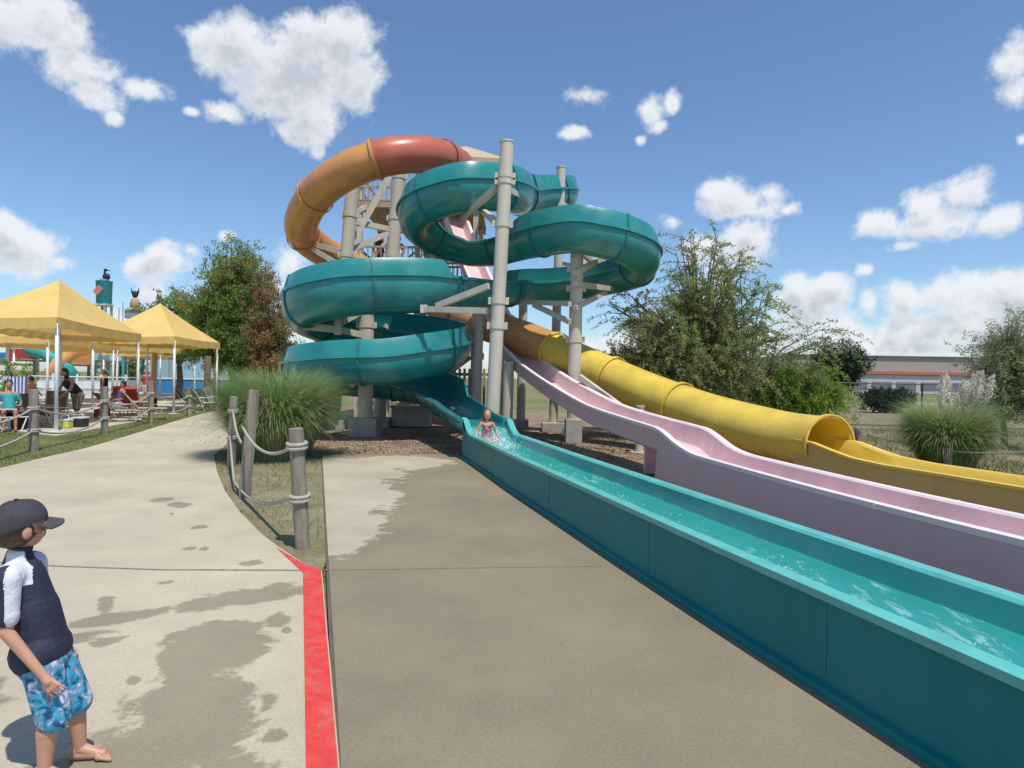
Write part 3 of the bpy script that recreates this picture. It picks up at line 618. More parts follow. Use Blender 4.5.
def arm(t, a, b, w=.13, mi=M['steel']):
    MB().beam(a, b, w, w * 1.25).build('bracket_arm', mi, t)
c1 = column(491, 412, 14.2, 6.80, .15, 'tallest cream pole standing in front of the teal loops', .26, bands=(6.05, 5.95, 5.0, 3.3, 2.75))
def px(c, y): return c
arm(c1, P(489, 311, 14.3), P(424, 309, 15.4), .11); arm(c1, P(489, 286, 14.3), P(437, 306, 15.2), .11); arm(c1, P(424, 305, 15.4), P(424, 313, 15.4), .13)
arm(c1, P(496, 188, 14.3), P(463, 217, 16.2), .11); arm(c1, P(496, 222, 14.3), P(478, 207, 16.6), .11); arm(c1, P(501, 186, 14.3), P(520, 196, 16.6), .1)
c2 = column(553, 425, 19.65, 8.05, .135, 'slim cream column rising behind the right-hand teal loop', .12, foot=(.7, .3), bands=(6.9,))
arm(c2, P(557, 205, 19.6), P(538, 216, 20.0), .1); arm(c2, P(556, 262, 20.1), P(585, 268, 18.8), .1)
c3 = column(573, 440, 16.3, 4.85, .165, 'cream column between the teal and pink chutes carrying the right-hand loop', .02, foot=(.42, .62), bands=(4.4, 3.9, 2.6))
arm(c3, P(575, 273, 15.9), P(606, 256, 17.0), .11); arm(c3, P(575, 246, 15.9), P(592, 262, 17.4), .1); arm(c3, P(575, 284, 15.9), P(612, 289, 17.9), .11); arm(c3, P(575, 308, 15.9), P(606, 292, 17.7), .1)
arm(c3, P(570, 304, 15.9), P(522, 302, 18.0), .1); arm(c3, P(570, 322, 15.9), P(534, 305, 17.4), .1)
c4 = column(365, 430, 17.2, 3.25, .2, 'squat cream column inside the lower left teal spiral', .0, foot=(.75, .5), bands=(2.95, 2.4))
arm(c4, P(362, 335, 17.1), P(338, 330, 16.4), .13); arm(c4, P(362, 311, 17.1), P(338, 324, 16.4), .12); arm(c4, P(340, 330, 16.4), P(305, 326, 16.6), .15); arm(c4, P(338, 318, 16.4), P(338, 335, 16.4), .13)
arm(c4, P(365, 372, 17.2), P(352, 384, 15.9), .12); arm(c4, P(368, 375, 17.2), P(385, 384, 18.5), .12)
c5 = column(379, 400, 20.3, 8.3, .2, 'thick cream column meeting the joint of the red and orange tube', .55, foot=(.8, .3), bands=(7.9, 6.6, 5.4))
c6 = column(333, 400, 19.2, 7.35, .19, 'cream column under the orange bend, left of the tower', .5, foot=(.8, .3), bands=(6.4, 5.2))
arm(c6, P(350, 221, 19.3), P(388, 229, 20.2), .13); arm(c6, P(339, 255, 19.3), P(388, 233, 20.2), .13); arm(c6, P(341, 262, 19.3), P(389, 177, 19.9), .14); arm(c6, P(352, 213, 19.3), P(366, 207, 19.8), .1); arm(c6, P(352, 218, 19.3), P(362, 222, 19.6), .1)
arm(c6, P(341, 252, 19.3), P(310, 243, 20.2), .12); arm(c6, P(342, 266, 19.3), P(308, 246, 20.2), .12); arm(c5, P(392, 226, 20.3), P(425, 232, 21.5), .11)
c7 = column(475, 400, 18.6, 3.55, .17, 'cream column behind the run-out between the tall pole and the lower spiral', .05, foot=(.5, .3))
c8 = column(507, 420, 17.4, 2.0, .15, 'short cream post under the pink chute behind the tall pole', .02, foot=(.45, .5))
c9 = column(521, 400, 20.6, 4.05, .14, 'cream post seen between tall pole and pink chute beneath the upper flume', .02, foot=(.5, .3))
c10 = column(385, 400, 22.6, 4.6, .27, 'wide cream column far behind the squat one', .0, foot=(.8, .3))
c11 = column(640, 420, 14.3, 1.0, .09, 'thin cream strut post beneath the yellow tube', .0)
arm(c11, P(580, 377, 15.4), P(628, 412, 14.2), .1); 
c12 = column(672, 430, 14.0, .62, .08, 'stub post under the yellow tube near its mouth', .0)
# ---------------------------------------------------------------- slide tower with decks, stairs, roof
tw = thing('slide_tower', 'timber and steel start tower with stairs, decks and tan canopy behind the slides', 'tower', (-3, 25, 0))
TX0, TX1, TY0, TY1 = -5.6, -1.4, 23.2, 27.0
for x in (TX0, (TX0 + TX1) / 2, TX1):
    for y in (TY0, TY1): MB().box((x, y, 4.5), (.18, .18, 9.2)).build('post', M['steel'], tw)
for z in (2.6, 5.2, 7.9):
    mb = MB(); n = 22
    for k in range(n):
        mb.box((TX0 - .2 + (TX1 - TX0 + .4) * (k + .5) / n, (TY0 + TY1) / 2, z), ((TX1 - TX0 + .4) / n - .015, TY1 - TY0 + .4, .05))
    mb.box(((TX0 + TX1) / 2, TY0 - .15, z - .14), (TX1 - TX0 + .4, .08, .22)); mb.box(((TX0 + TX1) / 2, TY1 + .15, z - .14), (TX1 - TX0 + .4, .08, .22))
    deck = mb.build('deck', M['tan_wood'], tw)
    mb = MB()
    for yy in (TY0 - .1, TY1 + .1):
        for zz in (.5, 1.05): mb.box(((TX0 + TX1) / 2, yy, z + zz), (TX1 - TX0 + .3, .05, .08))
        for k in range(27): mb.box((TX0 + (TX1 - TX0) * k / 26, yy, z + .55), (.035, .035, 1.05))
    for xx in (TX0 - .1, TX1 + .1):
        for zz in (.5, 1.05): mb.box((xx, (TY0 + TY1) / 2, z + zz), (.05, TY1 - TY0, .08))
    mb.build('railing', M['tan_wood'], deck)
for k, (za, zb) in enumerate(((0, 2.6), (2.6, 5.2), (5.2, 7.9))):
    mb = MB(); xa, xb = ((-5.2, -1.8) if k % 2 == 0 else (-1.8, -5.2)); y = 28.2; n = 13
    for i in range(n): mb.box((xa + (xb - xa) * (i + .5) / n, y, za + (zb - za) * (i + 1) / n), (.3, 1.2, .05))
    for yy in (y - .6, y + .6): mb.beam((xa, yy, za), (xb, yy, zb), .06, .25); mb.beam((xa, yy, za + 1), (xb, yy, zb + 1), .05, .08)
    mb.build('stair_flight', M['tan_wood'], tw)
for a, b in (((TX0, TY0, .3), (TX1, TY0, 2.5)), ((TX1, TY0, 2.7), (TX0, TY0, 5.1)), ((TX0, TY0 , 5.3), (-3.5, TY0, 7.8))): MB().beam(a, b, .1, .12).build('brace', M['steel'], tw)
mb = MB(); ax, ay, az = -1.9, 24.6, 10.45
q = [(-3.6, 23.0, 9.6), (-.3, 23.0, 9.45), (-.3, 26.4, 9.5), (-3.6, 26.4, 9.6)]
mb.add([*q, (ax, ay, az), *[(x, y, z - .3) for x, y, z in q]], [(0, 1, 4), (1, 2, 4), (2, 3, 4), (3, 0, 4), (0, 5, 6, 1), (1, 6, 7, 2), (2, 7, 8, 3), (3, 8, 5, 0)])
mb.build('roof_canopy', mat('tan_canvas', (.58, .44, .30), .8, .08, 2, trans=.2), tw)
for x, y in ((-.35, 23.1), (-.35, 26.3)): MB().tube([(x, y, 7.9 - 7.9), (x, y, 9.4)], .07).build('roof_post', M['steel'], tw)
# timber screens under the tower
scr = thing('timber_screen', 'tan timber slat screen at ground level behind the lower spiral', 'fence', (-2.2, 22, 0))
mb = MB()
for k in range(24): mb.box((-4.2 + k * .17, 22.2, .95), (.09, .04, 1.9))
for z in (.3, 1.7): mb.box((-2.25, 22.24, z), (4.2, .05, .1))
mb.build('slat_panel', M['tan_wood'], scr)
pump = thing('pump_box', 'grey concrete utility box lying in the shade under the spiral', 'utility box', (-3.2, 20.6, 0))
MB().box((-3.2, 20.6, .3), (1.2, .8, .6), bev=.03).build('box_body', M['concrete_foot'], pump); MB().box((-3.2, 20.6, .63), (1.3, .9, .06), bev=.01).build('lid', M['grey'], pump)
# ---------------------------------------------------------------- vegetation
def rand_dirs(rng, n):
    v = rng.normal(size=(n, 3)); return v / np.linalg.norm(v, axis=1)[:, None]
def leaf_quads(rng, C, size, asp=.45, droop=0.):
    n = len(C); a = rand_dirs(rng, n); a[:, 2] -= droop; a /= np.linalg.norm(a, axis=1)[:, None]
    b = np.cross(a, rand_dirs(rng, n)); b /= np.linalg.norm(b, axis=1)[:, None] + 1e-9
    s = size * rng.uniform(.6, 1.35, n)[:, None]
    V = np.stack([C - a * s * .5, C + b * s * asp * .5, C + a * s * .5, C - b * s * asp * .5], 1); return V.reshape(-1, 3)
def tree(name, label, base, spec, leafm, cat='tree', group=None, seed=1):
    """spec: trunk_h, trunk_r, crown=[(dx,dy,dz,rx,ry,rz)], limbs, twigs, tlen, per, leaf, spread, droop, up"""
    rng = np.random.default_rng(seed); rd = random.Random(seed); base = Vector(base)
    t = thing(name, label, cat, base, group); wood = MB(); th, tr = spec['trunk_h'], spec['trunk_r']
    fork = base + Vector((rd.uniform(-.1, .1), rd.uniform(-.1, .1), th))
    wood.tube([base - Vector((0, 0, .1)), base + Vector((0, 0, th * .1)), (base + fork) / 2 + Vector((tr * .5, 0, 0)), fork], [tr * 1.5, tr * 1.1, tr * .9, tr * .75], 10)
    C = []; tw = []
    for (dx, dy, dz, rx, ry, rz) in spec['crown']:
        nl = int(spec['limbs'] * spec.get('share', {}).get((dx, dy), 1))
        for _ in range(nl):
            d = rand_dirs(rng, 1)[0]; k = rng.uniform(.25, 1.) ** .6 if not spec.get('shell') else rng.uniform(.65, 1)
            e = base + Vector((dx + d[0] * rx * k, dy + d[1] * ry * k, dz + d[2] * rz * k))
            if e.z < base.z + .15: e.z = base.z + .15 + rd.random() * .3
            m = fork.lerp(e, .45) + Vector((0, 0, spec.get('arch', .2) * (e - fork).length)); 
            pts = [fork.lerp(m, 0), fork.lerp(m, .5) + Vector((rd.uniform(-.1, .1), rd.uniform(-.1, .1), 0)), m, m.lerp(e, .5) + Vector((0, 0, .04)), e]
            wood.tube(pts, [tr * .45, tr * .33, tr * .22, tr * .13, tr * .05], 5, caps=False)
            for _ in range(spec['twigs']):
                s = rd.uniform(.35, 1.) * 4; i = min(3, int(s)); o = pts[i].lerp(pts[i + 1], s - i)
                v = Vector(rand_dirs(rng, 1)[0]); v = (v + (e - (base + Vector((dx, dy, dz)))).normalized() * spec.get('outw', .7) + Vector((0, 0, spec['up']))).normalized()
                L_ = spec['tlen'] * rd.uniform(.5, 1.3); dr = spec['droop'] * L_
                n = int(spec['per'] * L_ / spec['tlen']); s_ = rng.uniform(0, 1, n)
                oo = np.array(o); vv = np.array(v)
                c = oo + vv * (s_ * L_)[:, None]; c[:, 2] -= dr * s_ ** 2; c += rng.normal(size=(n, 3)) * spec['spread'] * (1 - .5 * s_)[:, None]
                C.append(c)
                if spec.get('twigwood'):
                    q = [o, o + v * L_ * .5 - Vector((0, 0, dr * .25)), o + v * L_ - Vector((0, 0, dr))]; wood.tube(q, [tr * .07, tr * .05, tr * .02], 3, caps=False)
    C = np.concatenate(C); C = C[C[:, 2] > base.z + .03]
    wood.build('trunk', spec.get('bark', M['bark']), t, smooth=True)
    np_mesh('crown', leaf_quads(rng, C, spec['leaf'], spec.get('asp', .45), spec.get('ldroop', 0)), leafm, t); return t, len(C)
LM1 = leaf_mat('cypress_leaves', (.13, .25, .055), (.27, .39, .10), (.33, .30, .11), .35, .5)
LM1b = leaf_mat('rust_leaves', (.30, .20, .10), (.42, .28, .13), (.22, .26, .09), .8, .5)
LM2 = leaf_mat('wispy_leaves', (.21, .29, .09), (.40, .46, .18), (.27, .26, .13), 1.0, .5)
LM3 = leaf_mat('willow_leaves', (.20, .33, .045), (.36, .48, .09), (.17, .24, .06), 1.5, .5)
LM4 = leaf_mat('dark_leaves', (.025, .05, .025), (.055, .085, .04), None)
LM5 = leaf_mat('greygreen_leaves', (.28, .34, .16), (.44, .48, .27), (.25, .25, .15), .8, .5)
tot = 0
def px_at(px, y, z=0): q = P(px, 400, y); return (q.x, y, z)
# tall left tree: green crown with a rusty right side, two trees in fact
t, n = tree('cypress_tree', 'tall bushy green cypress behind the yellow canopies', px_at(232, 32), dict(trunk_h=2.2, trunk_r=.24, crown=[(-.3, 0, 5.3, 2.2, 2.0, 2.8), (.2, 0, 7.0, 1.3, 1.2, 1.9), (-1.4, .2, 4.0, 2.0, 1.7, 2.1), (.6, 0, 3.3, 2.3, 1.8, 1.8)], limbs=62, twigs=8, tlen=.85, per=62, leaf=.13, asp=.4, spread=.15, droop=.25, up=.5, arch=.05), LM1, seed=3); tot += n
t, n = tree('cypress_tree', 'rust-brown cypress at the right flank of the tall green one', px_at(265, 31), dict(trunk_h=1.6, trunk_r=.16, crown=[(.1, 0, 4.6, 1.25, 1.2, 2.9), (.3, 0, 3.0, 1.4, 1.2, 2.0)], limbs=44, twigs=8, tlen=.65, per=50, leaf=.12, asp=.4, spread=.12, droop=.15, up=.5, arch=.05), LM1b, seed=4); tot += n
t, n = tree('round_tree', 'lower olive-green tree left of the tall cypress, above the canopies', px_at(178, 38), dict(trunk_h=2, trunk_r=.2, crown=[(0, 0, 4.9, 2.4, 1.9, 1.7)], limbs=60, twigs=8, tlen=.7, per=40, leaf=.18, spread=.14, droop=.2, up=.3), LM1, seed=5); tot += n
t, n = tree('garden_shrub', 'small lime green bush behind the striped towel under the front canopy', px_at(16, 24), dict(trunk_h=.5, trunk_r=.06, crown=[(0, 0, 1.3, .75, .7, .75)], limbs=24, twigs=6, tlen=.35, per=28, leaf=.1, spread=.07, droop=.1, up=.3), LM3, 'shrub', seed=6); tot += n
# big wispy tree
t, n = tree('mesquite_tree', 'large wispy tree with drooping sprays hanging over the yellow tube', px_at(698, 17.6), dict(trunk_h=1.4, trunk_r=.16, crown=[(-.2, 0, 3.3, 2.5, 2.0, 1.7), (.1, 0, 4.8, 1.3, 1.2, 1.3), (-1.8, -.2, 3.0, 1.5, 1.2, 1.3), (1.0, 0, 2.6, 1.8, 1.4, 1.5), (0, 0, 1.9, 2.3, 1.5, 1.1), (-1.4, -.3, 1.7, 1.6, 1.2, .8), (.4, 0, 3.3, 2.2, 1.6, 1.4)], limbs=20, twigs=10, tlen=1.0, per=80, leaf=.075, asp=.34, spread=.06, droop=.45, up=.65, outw=.8, arch=.12, twigwood=1), LM2, seed=11); tot += n
t, n = tree('mesquite_tree', 'thin open tree behind the large wispy one with long sprays reaching right', px_at(745, 18.9), dict(trunk_h=1.2, trunk_r=.10, crown=[(.9, 0, 3.0, 1.9, 1.2, 1.2), (-.3, 0, 4.5, 1.0, 1.0, 1.6)], limbs=15, twigs=6, tlen=1.2, per=56, leaf=.085, asp=.36, spread=.06, droop=.5, up=.5, outw=1.3, arch=.15, twigwood=1, shell=1), LM2, seed=12); tot += n
t, n = tree('mesquite_tree', 'small dark tree seen under the right teal loop beside the column', px_at(606, 20.5), dict(trunk_h=.8, trunk_r=.08, crown=[(0, 0, 2.0, 1.0, .9, 1.1)], limbs=22, twigs=6, tlen=.7, per=40, leaf=.1, asp=.34, spread=.06, droop=.4, up=.5, twigwood=1), LM2, seed=13); tot += n
t, n = tree('willow_shrub', 'bright green weeping shrub right of the wispy tree', px_at(788, 19.5), dict(trunk_h=.6, trunk_r=.08, crown=[(-.2, 0, 1.6, 1.8, 1.2, .95), (1.0, 0, 1.1, 1.0, .9, .7), (-1.2, 0, 1.6, 1.2, 1, .9)], limbs=40, twigs=10, tlen=.8, per=60, leaf=.10, asp=.26, spread=.05, droop=1.1, up=.9, arch=.1, ldroop=.8), LM3, 'shrub', seed=14); tot += n
t, n = tree('oak_tree', 'dark evergreen tree in front of the long warehouse', px_at(838, 44), dict(trunk_h=1.5, trunk_r=.2, crown=[(0, 0, 2.9, 1.9, 1.8, 1.7)], limbs=80, twigs=8, tlen=.7, per=40, leaf=.17, spread=.2, droop=.1, up=.3), LM4, seed=15); tot += n
t, n = tree('clipped_bush', 'low round dark bush on the lawn beyond the chain-link fence', px_at(887, 36), dict(trunk_h=.3, trunk_r=.1, crown=[(-.55, 0, .7, 1.0, .7, .62), (.65, 0, .68, .95, .7, .6)], limbs=70, twigs=7, tlen=.35, per=36, leaf=.12, spread=.08, droop=.1, up=.3), LM4, 'shrub', seed=16); tot += n
t, n = tree('willow_tree', 'tall grey-green tree with bare lower stems at the right edge', px_at(1005, 16.5), dict(trunk_h=.7, trunk_r=.08, crown=[(.1, 0, 2.2, 1.25, 1.1, .85), (.2, 0, 2.9, .8, .8, .55), (1.2, 0, 2.2, 1.1, 1, 1), (.3, 0, 1.2, 1.0, .9, .6)], limbs=26, twigs=9, tlen=.65, per=46, leaf=.075, asp=.3, spread=.075, droop=.2, up=.9, twigwood=1), LM5, seed=17); tot += n
for k, (x, y, s, lab) in enumerate(((120, 70, 1.2, 'distant dark tree far left behind the water park structures'), (250, 75, 1.3, 'distant tree at the horizon behind the cypresses'), (420, 80, 1.2, 'distant tree seen through the base of the tower'), (560, 75, 1.3, 'distant tree at the horizon behind the column footing'), (640, 60, 1.2, 'distant tree behind the wispy tree'), (735, 62, 1.3, 'distant tree to the left of the warehouse'))):
    t, n = tree('round_tree', lab, px_at(x, y), dict(trunk_h=1.2, trunk_r=.2, crown=[(0, 0, 2.2 * s, 3.2, 2.5, 1.5 * s)], limbs=26, twigs=5, tlen=.9, per=22, leaf=.34, spread=.25, droop=.1, up=.3), LM4 if k % 2 else LM1, seed=30 + k); tot += n
print('leaves', tot)
# pampas grass
def pampas(label, base, h, rad, nblades, seed, plumes=0, m=None, wid=.012):
    rng = np.random.default_rng(seed); base = np.array(base, float); t = thing('pampas_grass', label, 'ornamental grass', base)
    n = nblades; th = rng.uniform(0, 2 * math.pi, n); r0 = rad * .28 * np.sqrt(rng.uniform(0, 1, n)); L_ = h * rng.uniform(.6, 1.15, n)
    lean = np.clip(np.abs(rng.normal(.0, .34, n)), .02, .75); seg = 8; pts = []
    out = np.stack([np.cos(th), np.sin(th), np.zeros(n)], 1); p = base + out * r0[:, None] * np.array([1, 1, 0]); ang = lean * .55
    side = np.stack([-np.sin(th), np.cos(th), np.zeros(n)], 1); tw = rng.normal(size=n) * .4; V = []
    for k in range(seg + 1):
        pts.append(p.copy()); st = (L_ / seg)[:, None]
        d = out * np.sin(ang)[:, None] + np.array([0, 0, 1.]) * np.cos(ang)[:, None] + side * (tw * .25 * k / seg)[:, None]
        p = p + d * st; ang = ang + (.10 + .16 * lean + .05 * tw) * (.35 + 2.3 * k / seg)
    for k in range(seg):
        w0 = wid * (1 - k / seg) * .5 + .0015; w1 = wid * (1 - (k + 1) / seg) * .5 + .001
        a, b = pts[k], pts[k + 1]; V.append(np.stack([a - side * w0, a + side * w0, b + side * w1, b - side * w1], 1))
    V = np.stack(V, 1).reshape(-1, 3); V[:, 2] = np.maximum(V[:, 2], base[2] + .01); np_mesh('blade_clump', V, m, t)
    if plumes:
        rd = random.Random(seed)
        for i in range(plumes):
            a = rd.uniform(-.9, .9); hh = h * rd.uniform(.95, 1.3); b0 = Vector(base) + Vector((rd.uniform(-.35, .35), rd.uniform(-.2, .2), 0))
            tip = b0 + Vector((a * .55, rd.uniform(-.3, .3), hh)); s = MB(); s.tube([b0, b0.lerp(tip, .5) + Vector((0, 0, .05)), tip], [.008, .006, .004], 5); so_ = s.build('stem', M['straw'], t)
            C = []; mm = 900; ss = rng.uniform(0, 1, mm); dirv = np.array((tip - b0).normalized()); o = np.array(tip) - dirv * .42
            c = o + dirv * (ss * .62)[:, None] + rng.normal(size=(mm, 3)) * (.042 * np.sin(math.pi * np.clip(ss * .9 + .08, 0, 1)))[:, None]
            np_mesh('plume', leaf_quads(rng, c, .05, .25), M['plume'], so_)
    return t
M['straw'] = mat('straw_stem', (.35, .29, .16), .8); M['plume'] = leaf_mat('plume_fluff', (.72, .66, .56), (.85, .80, .70), None, trans=.4)
GB = leaf_mat('pampas_blades', (.15, .27, .075), (.34, .46, .19), (.40, .40, .22), 1.6, .4)
p_ = G(268, 462); pampas('wide mound of arching green pampas grass beside the path and rope posts', (p_.x - .18, p_.y + .85, -.02), 1.75, 2.3, 15000, 5, 0, GB, .014)
p_ = G(966, 474); pampas('pampas grass with pale feathery plumes in front of the chain-link fence', (p_.x, p_.y + .5, -.03), 1.38, 1.5, 9000, 6, 10, GB, .011)
# loose weeds and lawn tufts
def tufts(name, label, region, n, h, m, seed, wid=.008):
    rng = np.random.default_rng(seed); pts = []
    xs = [q[0] for q in region]; ys = [q[1] for q in region]; reg = np.array(region)
    X = rng.uniform(min(xs), max(xs), n * 3); Y = rng.uniform(min(ys), max(ys), n * 3); ins = np.zeros(len(X), bool); k = len(reg)
    for i in range(k):
        x1, y1 = reg[i]; x2, y2 = reg[(i + 1) % k]
        c = ((y1 > Y) != (y2 > Y)) & (X < (x2 - x1) * (Y - y1) / (y2 - y1 + 1e-12) + x1); ins ^= c
    dens = np.array([mnoise.noise(Vector((x * .9, y * .9, seed))) for x, y in zip(X, Y)]) + .45
    ins &= rng.uniform(0, 1, len(X)) < dens
    X = X[ins][:n]; Y = Y[ins][:n]; q = len(X); base = np.stack([X, Y, np.full(q, -.03 if name != 'weeds' else -.012)], 1)
    d = rand_dirs(rng, q); d[:, 2] = np.abs(d[:, 2]) + .6; d /= np.linalg.norm(d, axis=1)[:, None]; s = np.cross(d, rand_dirs(rng, q)); s /= np.linalg.norm(s, axis=1)[:, None]
    hh = (h * rng.uniform(.4, 1.4, q))[:, None]
    V = np.stack([base - s * wid, base + s * wid, base + d * hh + s * wid * .2, base + d * hh - s * wid * .2], 1).reshape(-1, 3)
    o = np_mesh(name, V, m); o['kind'] = 'stuff'; o['label'] = label; return o
GL = leaf_mat('lawn_blades', (.09, .12, .03), (.17, .19, .06), (.22, .19, .09), 1.5, .2)
isl = [*pl_right[::-1], gxy(300, 430), (-4.4, 13.0), (jl0.x, jl0.y)]
tufts('weeds', 'dry grass and weeds growing round the rope posts', isl, 22000, .075, GL, 2, .004)
lawn_r = [*pl_left, gxy(216, 406.5), gxy(176, 413), gxy(141, 421), gxy(57, 437), gxy(0, 431), gxy(-60, 436), (-14, 6)]
tufts('grass', 'short green lawn strip along the path', lawn_r, 30000, .055, GL, 3, .007)
ver = [(8, 6), (7.2, 13), (6.5, 20), (16, 24), (22, 20), (16, 8)]
tufts('dry_grass', 'dry scrubby grass beyond the yellow slide', ver, 26000, .16, leaf_mat('dry_blades', (.16, .15, .07), (.30, .26, .15), (.1, .12, .04), .8, .2), 4, .007)
# shredded mulch chips
rng = np.random.default_rng(8); n = 9000; X = rng.uniform(-8, 3.5, n); Y = rng.uniform(12.9, 19, n); k = (Y > 12.9 + (X < -3.8) * 1.3) & ~((X > -1.2) & (Y < 12.9)); C = np.stack([X[k], Y[k], np.full(k.sum(), -.012)], 1)
o = np_mesh('mulch_chips', leaf_quads(rng, C, .07, .35), leaf_mat('chips', (.22, .15, .09), (.40, .32, .22), (.12, .08, .05), 1, 0)); o['kind'] = 'stuff'; o['label'] = 'loose wood chips scattered under the slides'
# ---------------------------------------------------------------- rope fences
def rope_curve(a, b, sag, n=14):
    return [a.lerp(b, k / n) - Vector((0, 0, sag * 4 * (k / n) * (1 - k / n))) for k in range(n + 1)]
def knot(mb, c, r, ax=Vector((0, 0, 1)), rr=.017, turns=2):
    for k in range(turns):
        pts = [c + Vector((math.cos(a) * (r + rr * .6), math.sin(a) * (r + rr * .6), (k - .5) * rr * 1.8 + .01 * math.sin(a * 1.0))) for a in [i * math.pi / 8 for i in range(17)]]
        mb.tube(pts, rr, 8)
def wpost(par, base, top, r):
    m = MB(); d = top - base; n = 14; rr = [r * (1 + .05 * mnoise.noise(Vector((k * .9, base.x * 5, 0)))) for k in range(8)]
    m.tube([base.lerp(top, k / 7) for k in range(8)], rr, n); m.tube([top, top + d.normalized() * .012], [r * .97, r * .8], n); return m.build('post', M['wood'], par, auto=50)
fl = thing('rope_fence', 'wooden posts joined by two sagging white ropes beside the island weeds and pampas grass', 'rope fence', G(300, 546))
A0 = G(303, 547); A1 = P(296, 429, A0.y); B0 = G(244, 497); B1 = P(254, 391, B0.y + .12); C0 = G(231, 466); C1 = P(234, 397, C0.y)
pa = wpost(fl, A0 - Vector((0, 0, .05)), A1, .068); pb = wpost(fl, B0 - Vector((0, 0, .05)), B1, .075); pc = wpost(fl, C0 - Vector((0, 0, .05)), C1, .07)
def on(a, b, f): return a.lerp(b, f)
mb = MB(); rr = .017
knot(mb, on(A0, A1, .86), .07, rr=.02); knot(mb, on(A0, A1, .42), .07, rr=.02); knot(mb, on(C0, C1, .80), .07); knot(mb, on(C0, C1, .42), .07)
f = lambda a: a
mb.tube(rope_curve(on(B0, B1, .66) + Vector((-.08, -.06, 0)), on(A0, A1, .84) + Vector((-.06, 0, 0)), .17), rr, 8)
mb.tube(rope_curve(on(C0, C1, .8) + Vector((.02, -.07, 0)), on(B0, B1, .5) + Vector((-.09, 0, 0)), .1), rr, 8)
mb.tube(rope_curve(on(C0, C1, .42) + Vector((0, -.08, 0)), G(234, 490) + Vector((0, 0, .12)), .05), rr, 8)
mb.tube(rope_curve(G(234, 490) + Vector((0, 0, .12)), on(A0, A1, .42) + Vector((-.08, 0, 0)), .16), rr, 8)
mb.build('rope', M['rope'], fl, smooth=True)
fr2 = thing('rope_fence', 'row of wooden posts with slack double rope on the lawn in front of the canopies', 'rope fence', G(104, 432))
lp = [(34, 450, 390), (104.6, 433, 387), (151, 422, 381), (189, 415, 388), (214, 405, 381)]; prev = None
first = (G(-70, 478), P(-75, 398, G(-70, 478).y))
prev = first; wpost(fr2, first[0], first[1], .085)
for (x, yb, yt) in lp:
    b0 = G(x, yb); t0 = P(x - .3, yt, b0.y); wpost(fr2, b0 - Vector((0, 0, .05)), t0, .085); mb = MB()
    for fz, sag in ((.70, .22), (.33, .2)):
        c0 = on(prev[0], prev[1], fz); c1_ = on(b0, t0, fz); mb.tube(rope_curve(c0, c1_, sag * min(1.3, (c1_ - c0).length / 4)), .02, 6); knot(mb, c1_, .085, rr=.02)
    mb.build('rope', M['rope'], fr2, smooth=True); prev = (b0, t0)
fr3 = thing('rope_fence', 'low rope strung between short wooden posts in front of the plumed pampas grass', 'rope fence', G(948, 474))
prev = None
for (x, yb, yt) in ((858, 452, 428), (948, 474, 448), (1060, 492, 446)):
    b0 = G(x, yb); t0 = P(x, yt, b0.y); wpost(fr3, b0, t0, .07)
    if prev:
        mb = MB(); mb.tube(rope_curve(on(*prev, .9), on(b0, t0, .95), .06), .012, 6); mb.build('rope', M['rope'], fr3, smooth=True)
    prev = (b0, t0)
# ---------------------------------------------------------------- chain-link fence
cf = thing('chain_link_fence', 'black chain-link fence crossing the lawn in front of the warehouse', 'fence', (15, 24, 0))
fa = Vector((P(700, 400, 25).x, 25, 0)); fb = Vector((P(1180, 400, 22.5).x, 22.5, 0)); FH = 1.62; L_ = (fb - fa).length; n = 6
def along(px):
    d_ = ray(px, 400); k_ = d_.x / d_.y; return (fa.x - k_ * fa.y) / (k_ * (fb.y - fa.y) - (fb.x - fa.x))
for px_ in (702, 812, 922, 1032, 1150): q = fa.lerp(fb, along(px_)); MB().tube([q, q + Vector((0, 0, FH + .03))], .035, 8).build('post', M['black_metal'], cf)
for z, nm in ((FH, 'top_rail'), (.06, 'bottom_rail')): MB().tube([fa + Vector((0, 0, z)), fb + Vector((0, 0, z))], .026, 6).build(nm, M['black_metal'], cf)
m, nt, N, L, b = new_mat('chain_link_wire'); b.inputs['Base Color'].default_value = (.05, .05, .05, 1)
mb = MB(); step = .12; dirf = (fb - fa).normalized(); nx_ = int(L_ / step)
for k in range(-int(FH / step), nx_):
    for sg in (1, -1):
        s0, s1 = k * step, k * step + FH; z0, z1 = (.05, FH) if sg > 0 else (FH, .05)
        a_, b_ = max(0, s0), min(L_, s1)
        if b_ <= a_: continue
        za = z0 + (z1 - z0) * (a_ - s0) / (s1 - s0); zb = z0 + (z1 - z0) * (b_ - s0) / (s1 - s0)
        p0 = fa + dirf * a_ + Vector((0, 0, za)); p1 = fa + dirf * b_ + Vector((0, 0, zb)); mb.tube([p0, p1], .0022, 3, caps=False)
mb.build('wire_mesh', m, cf)
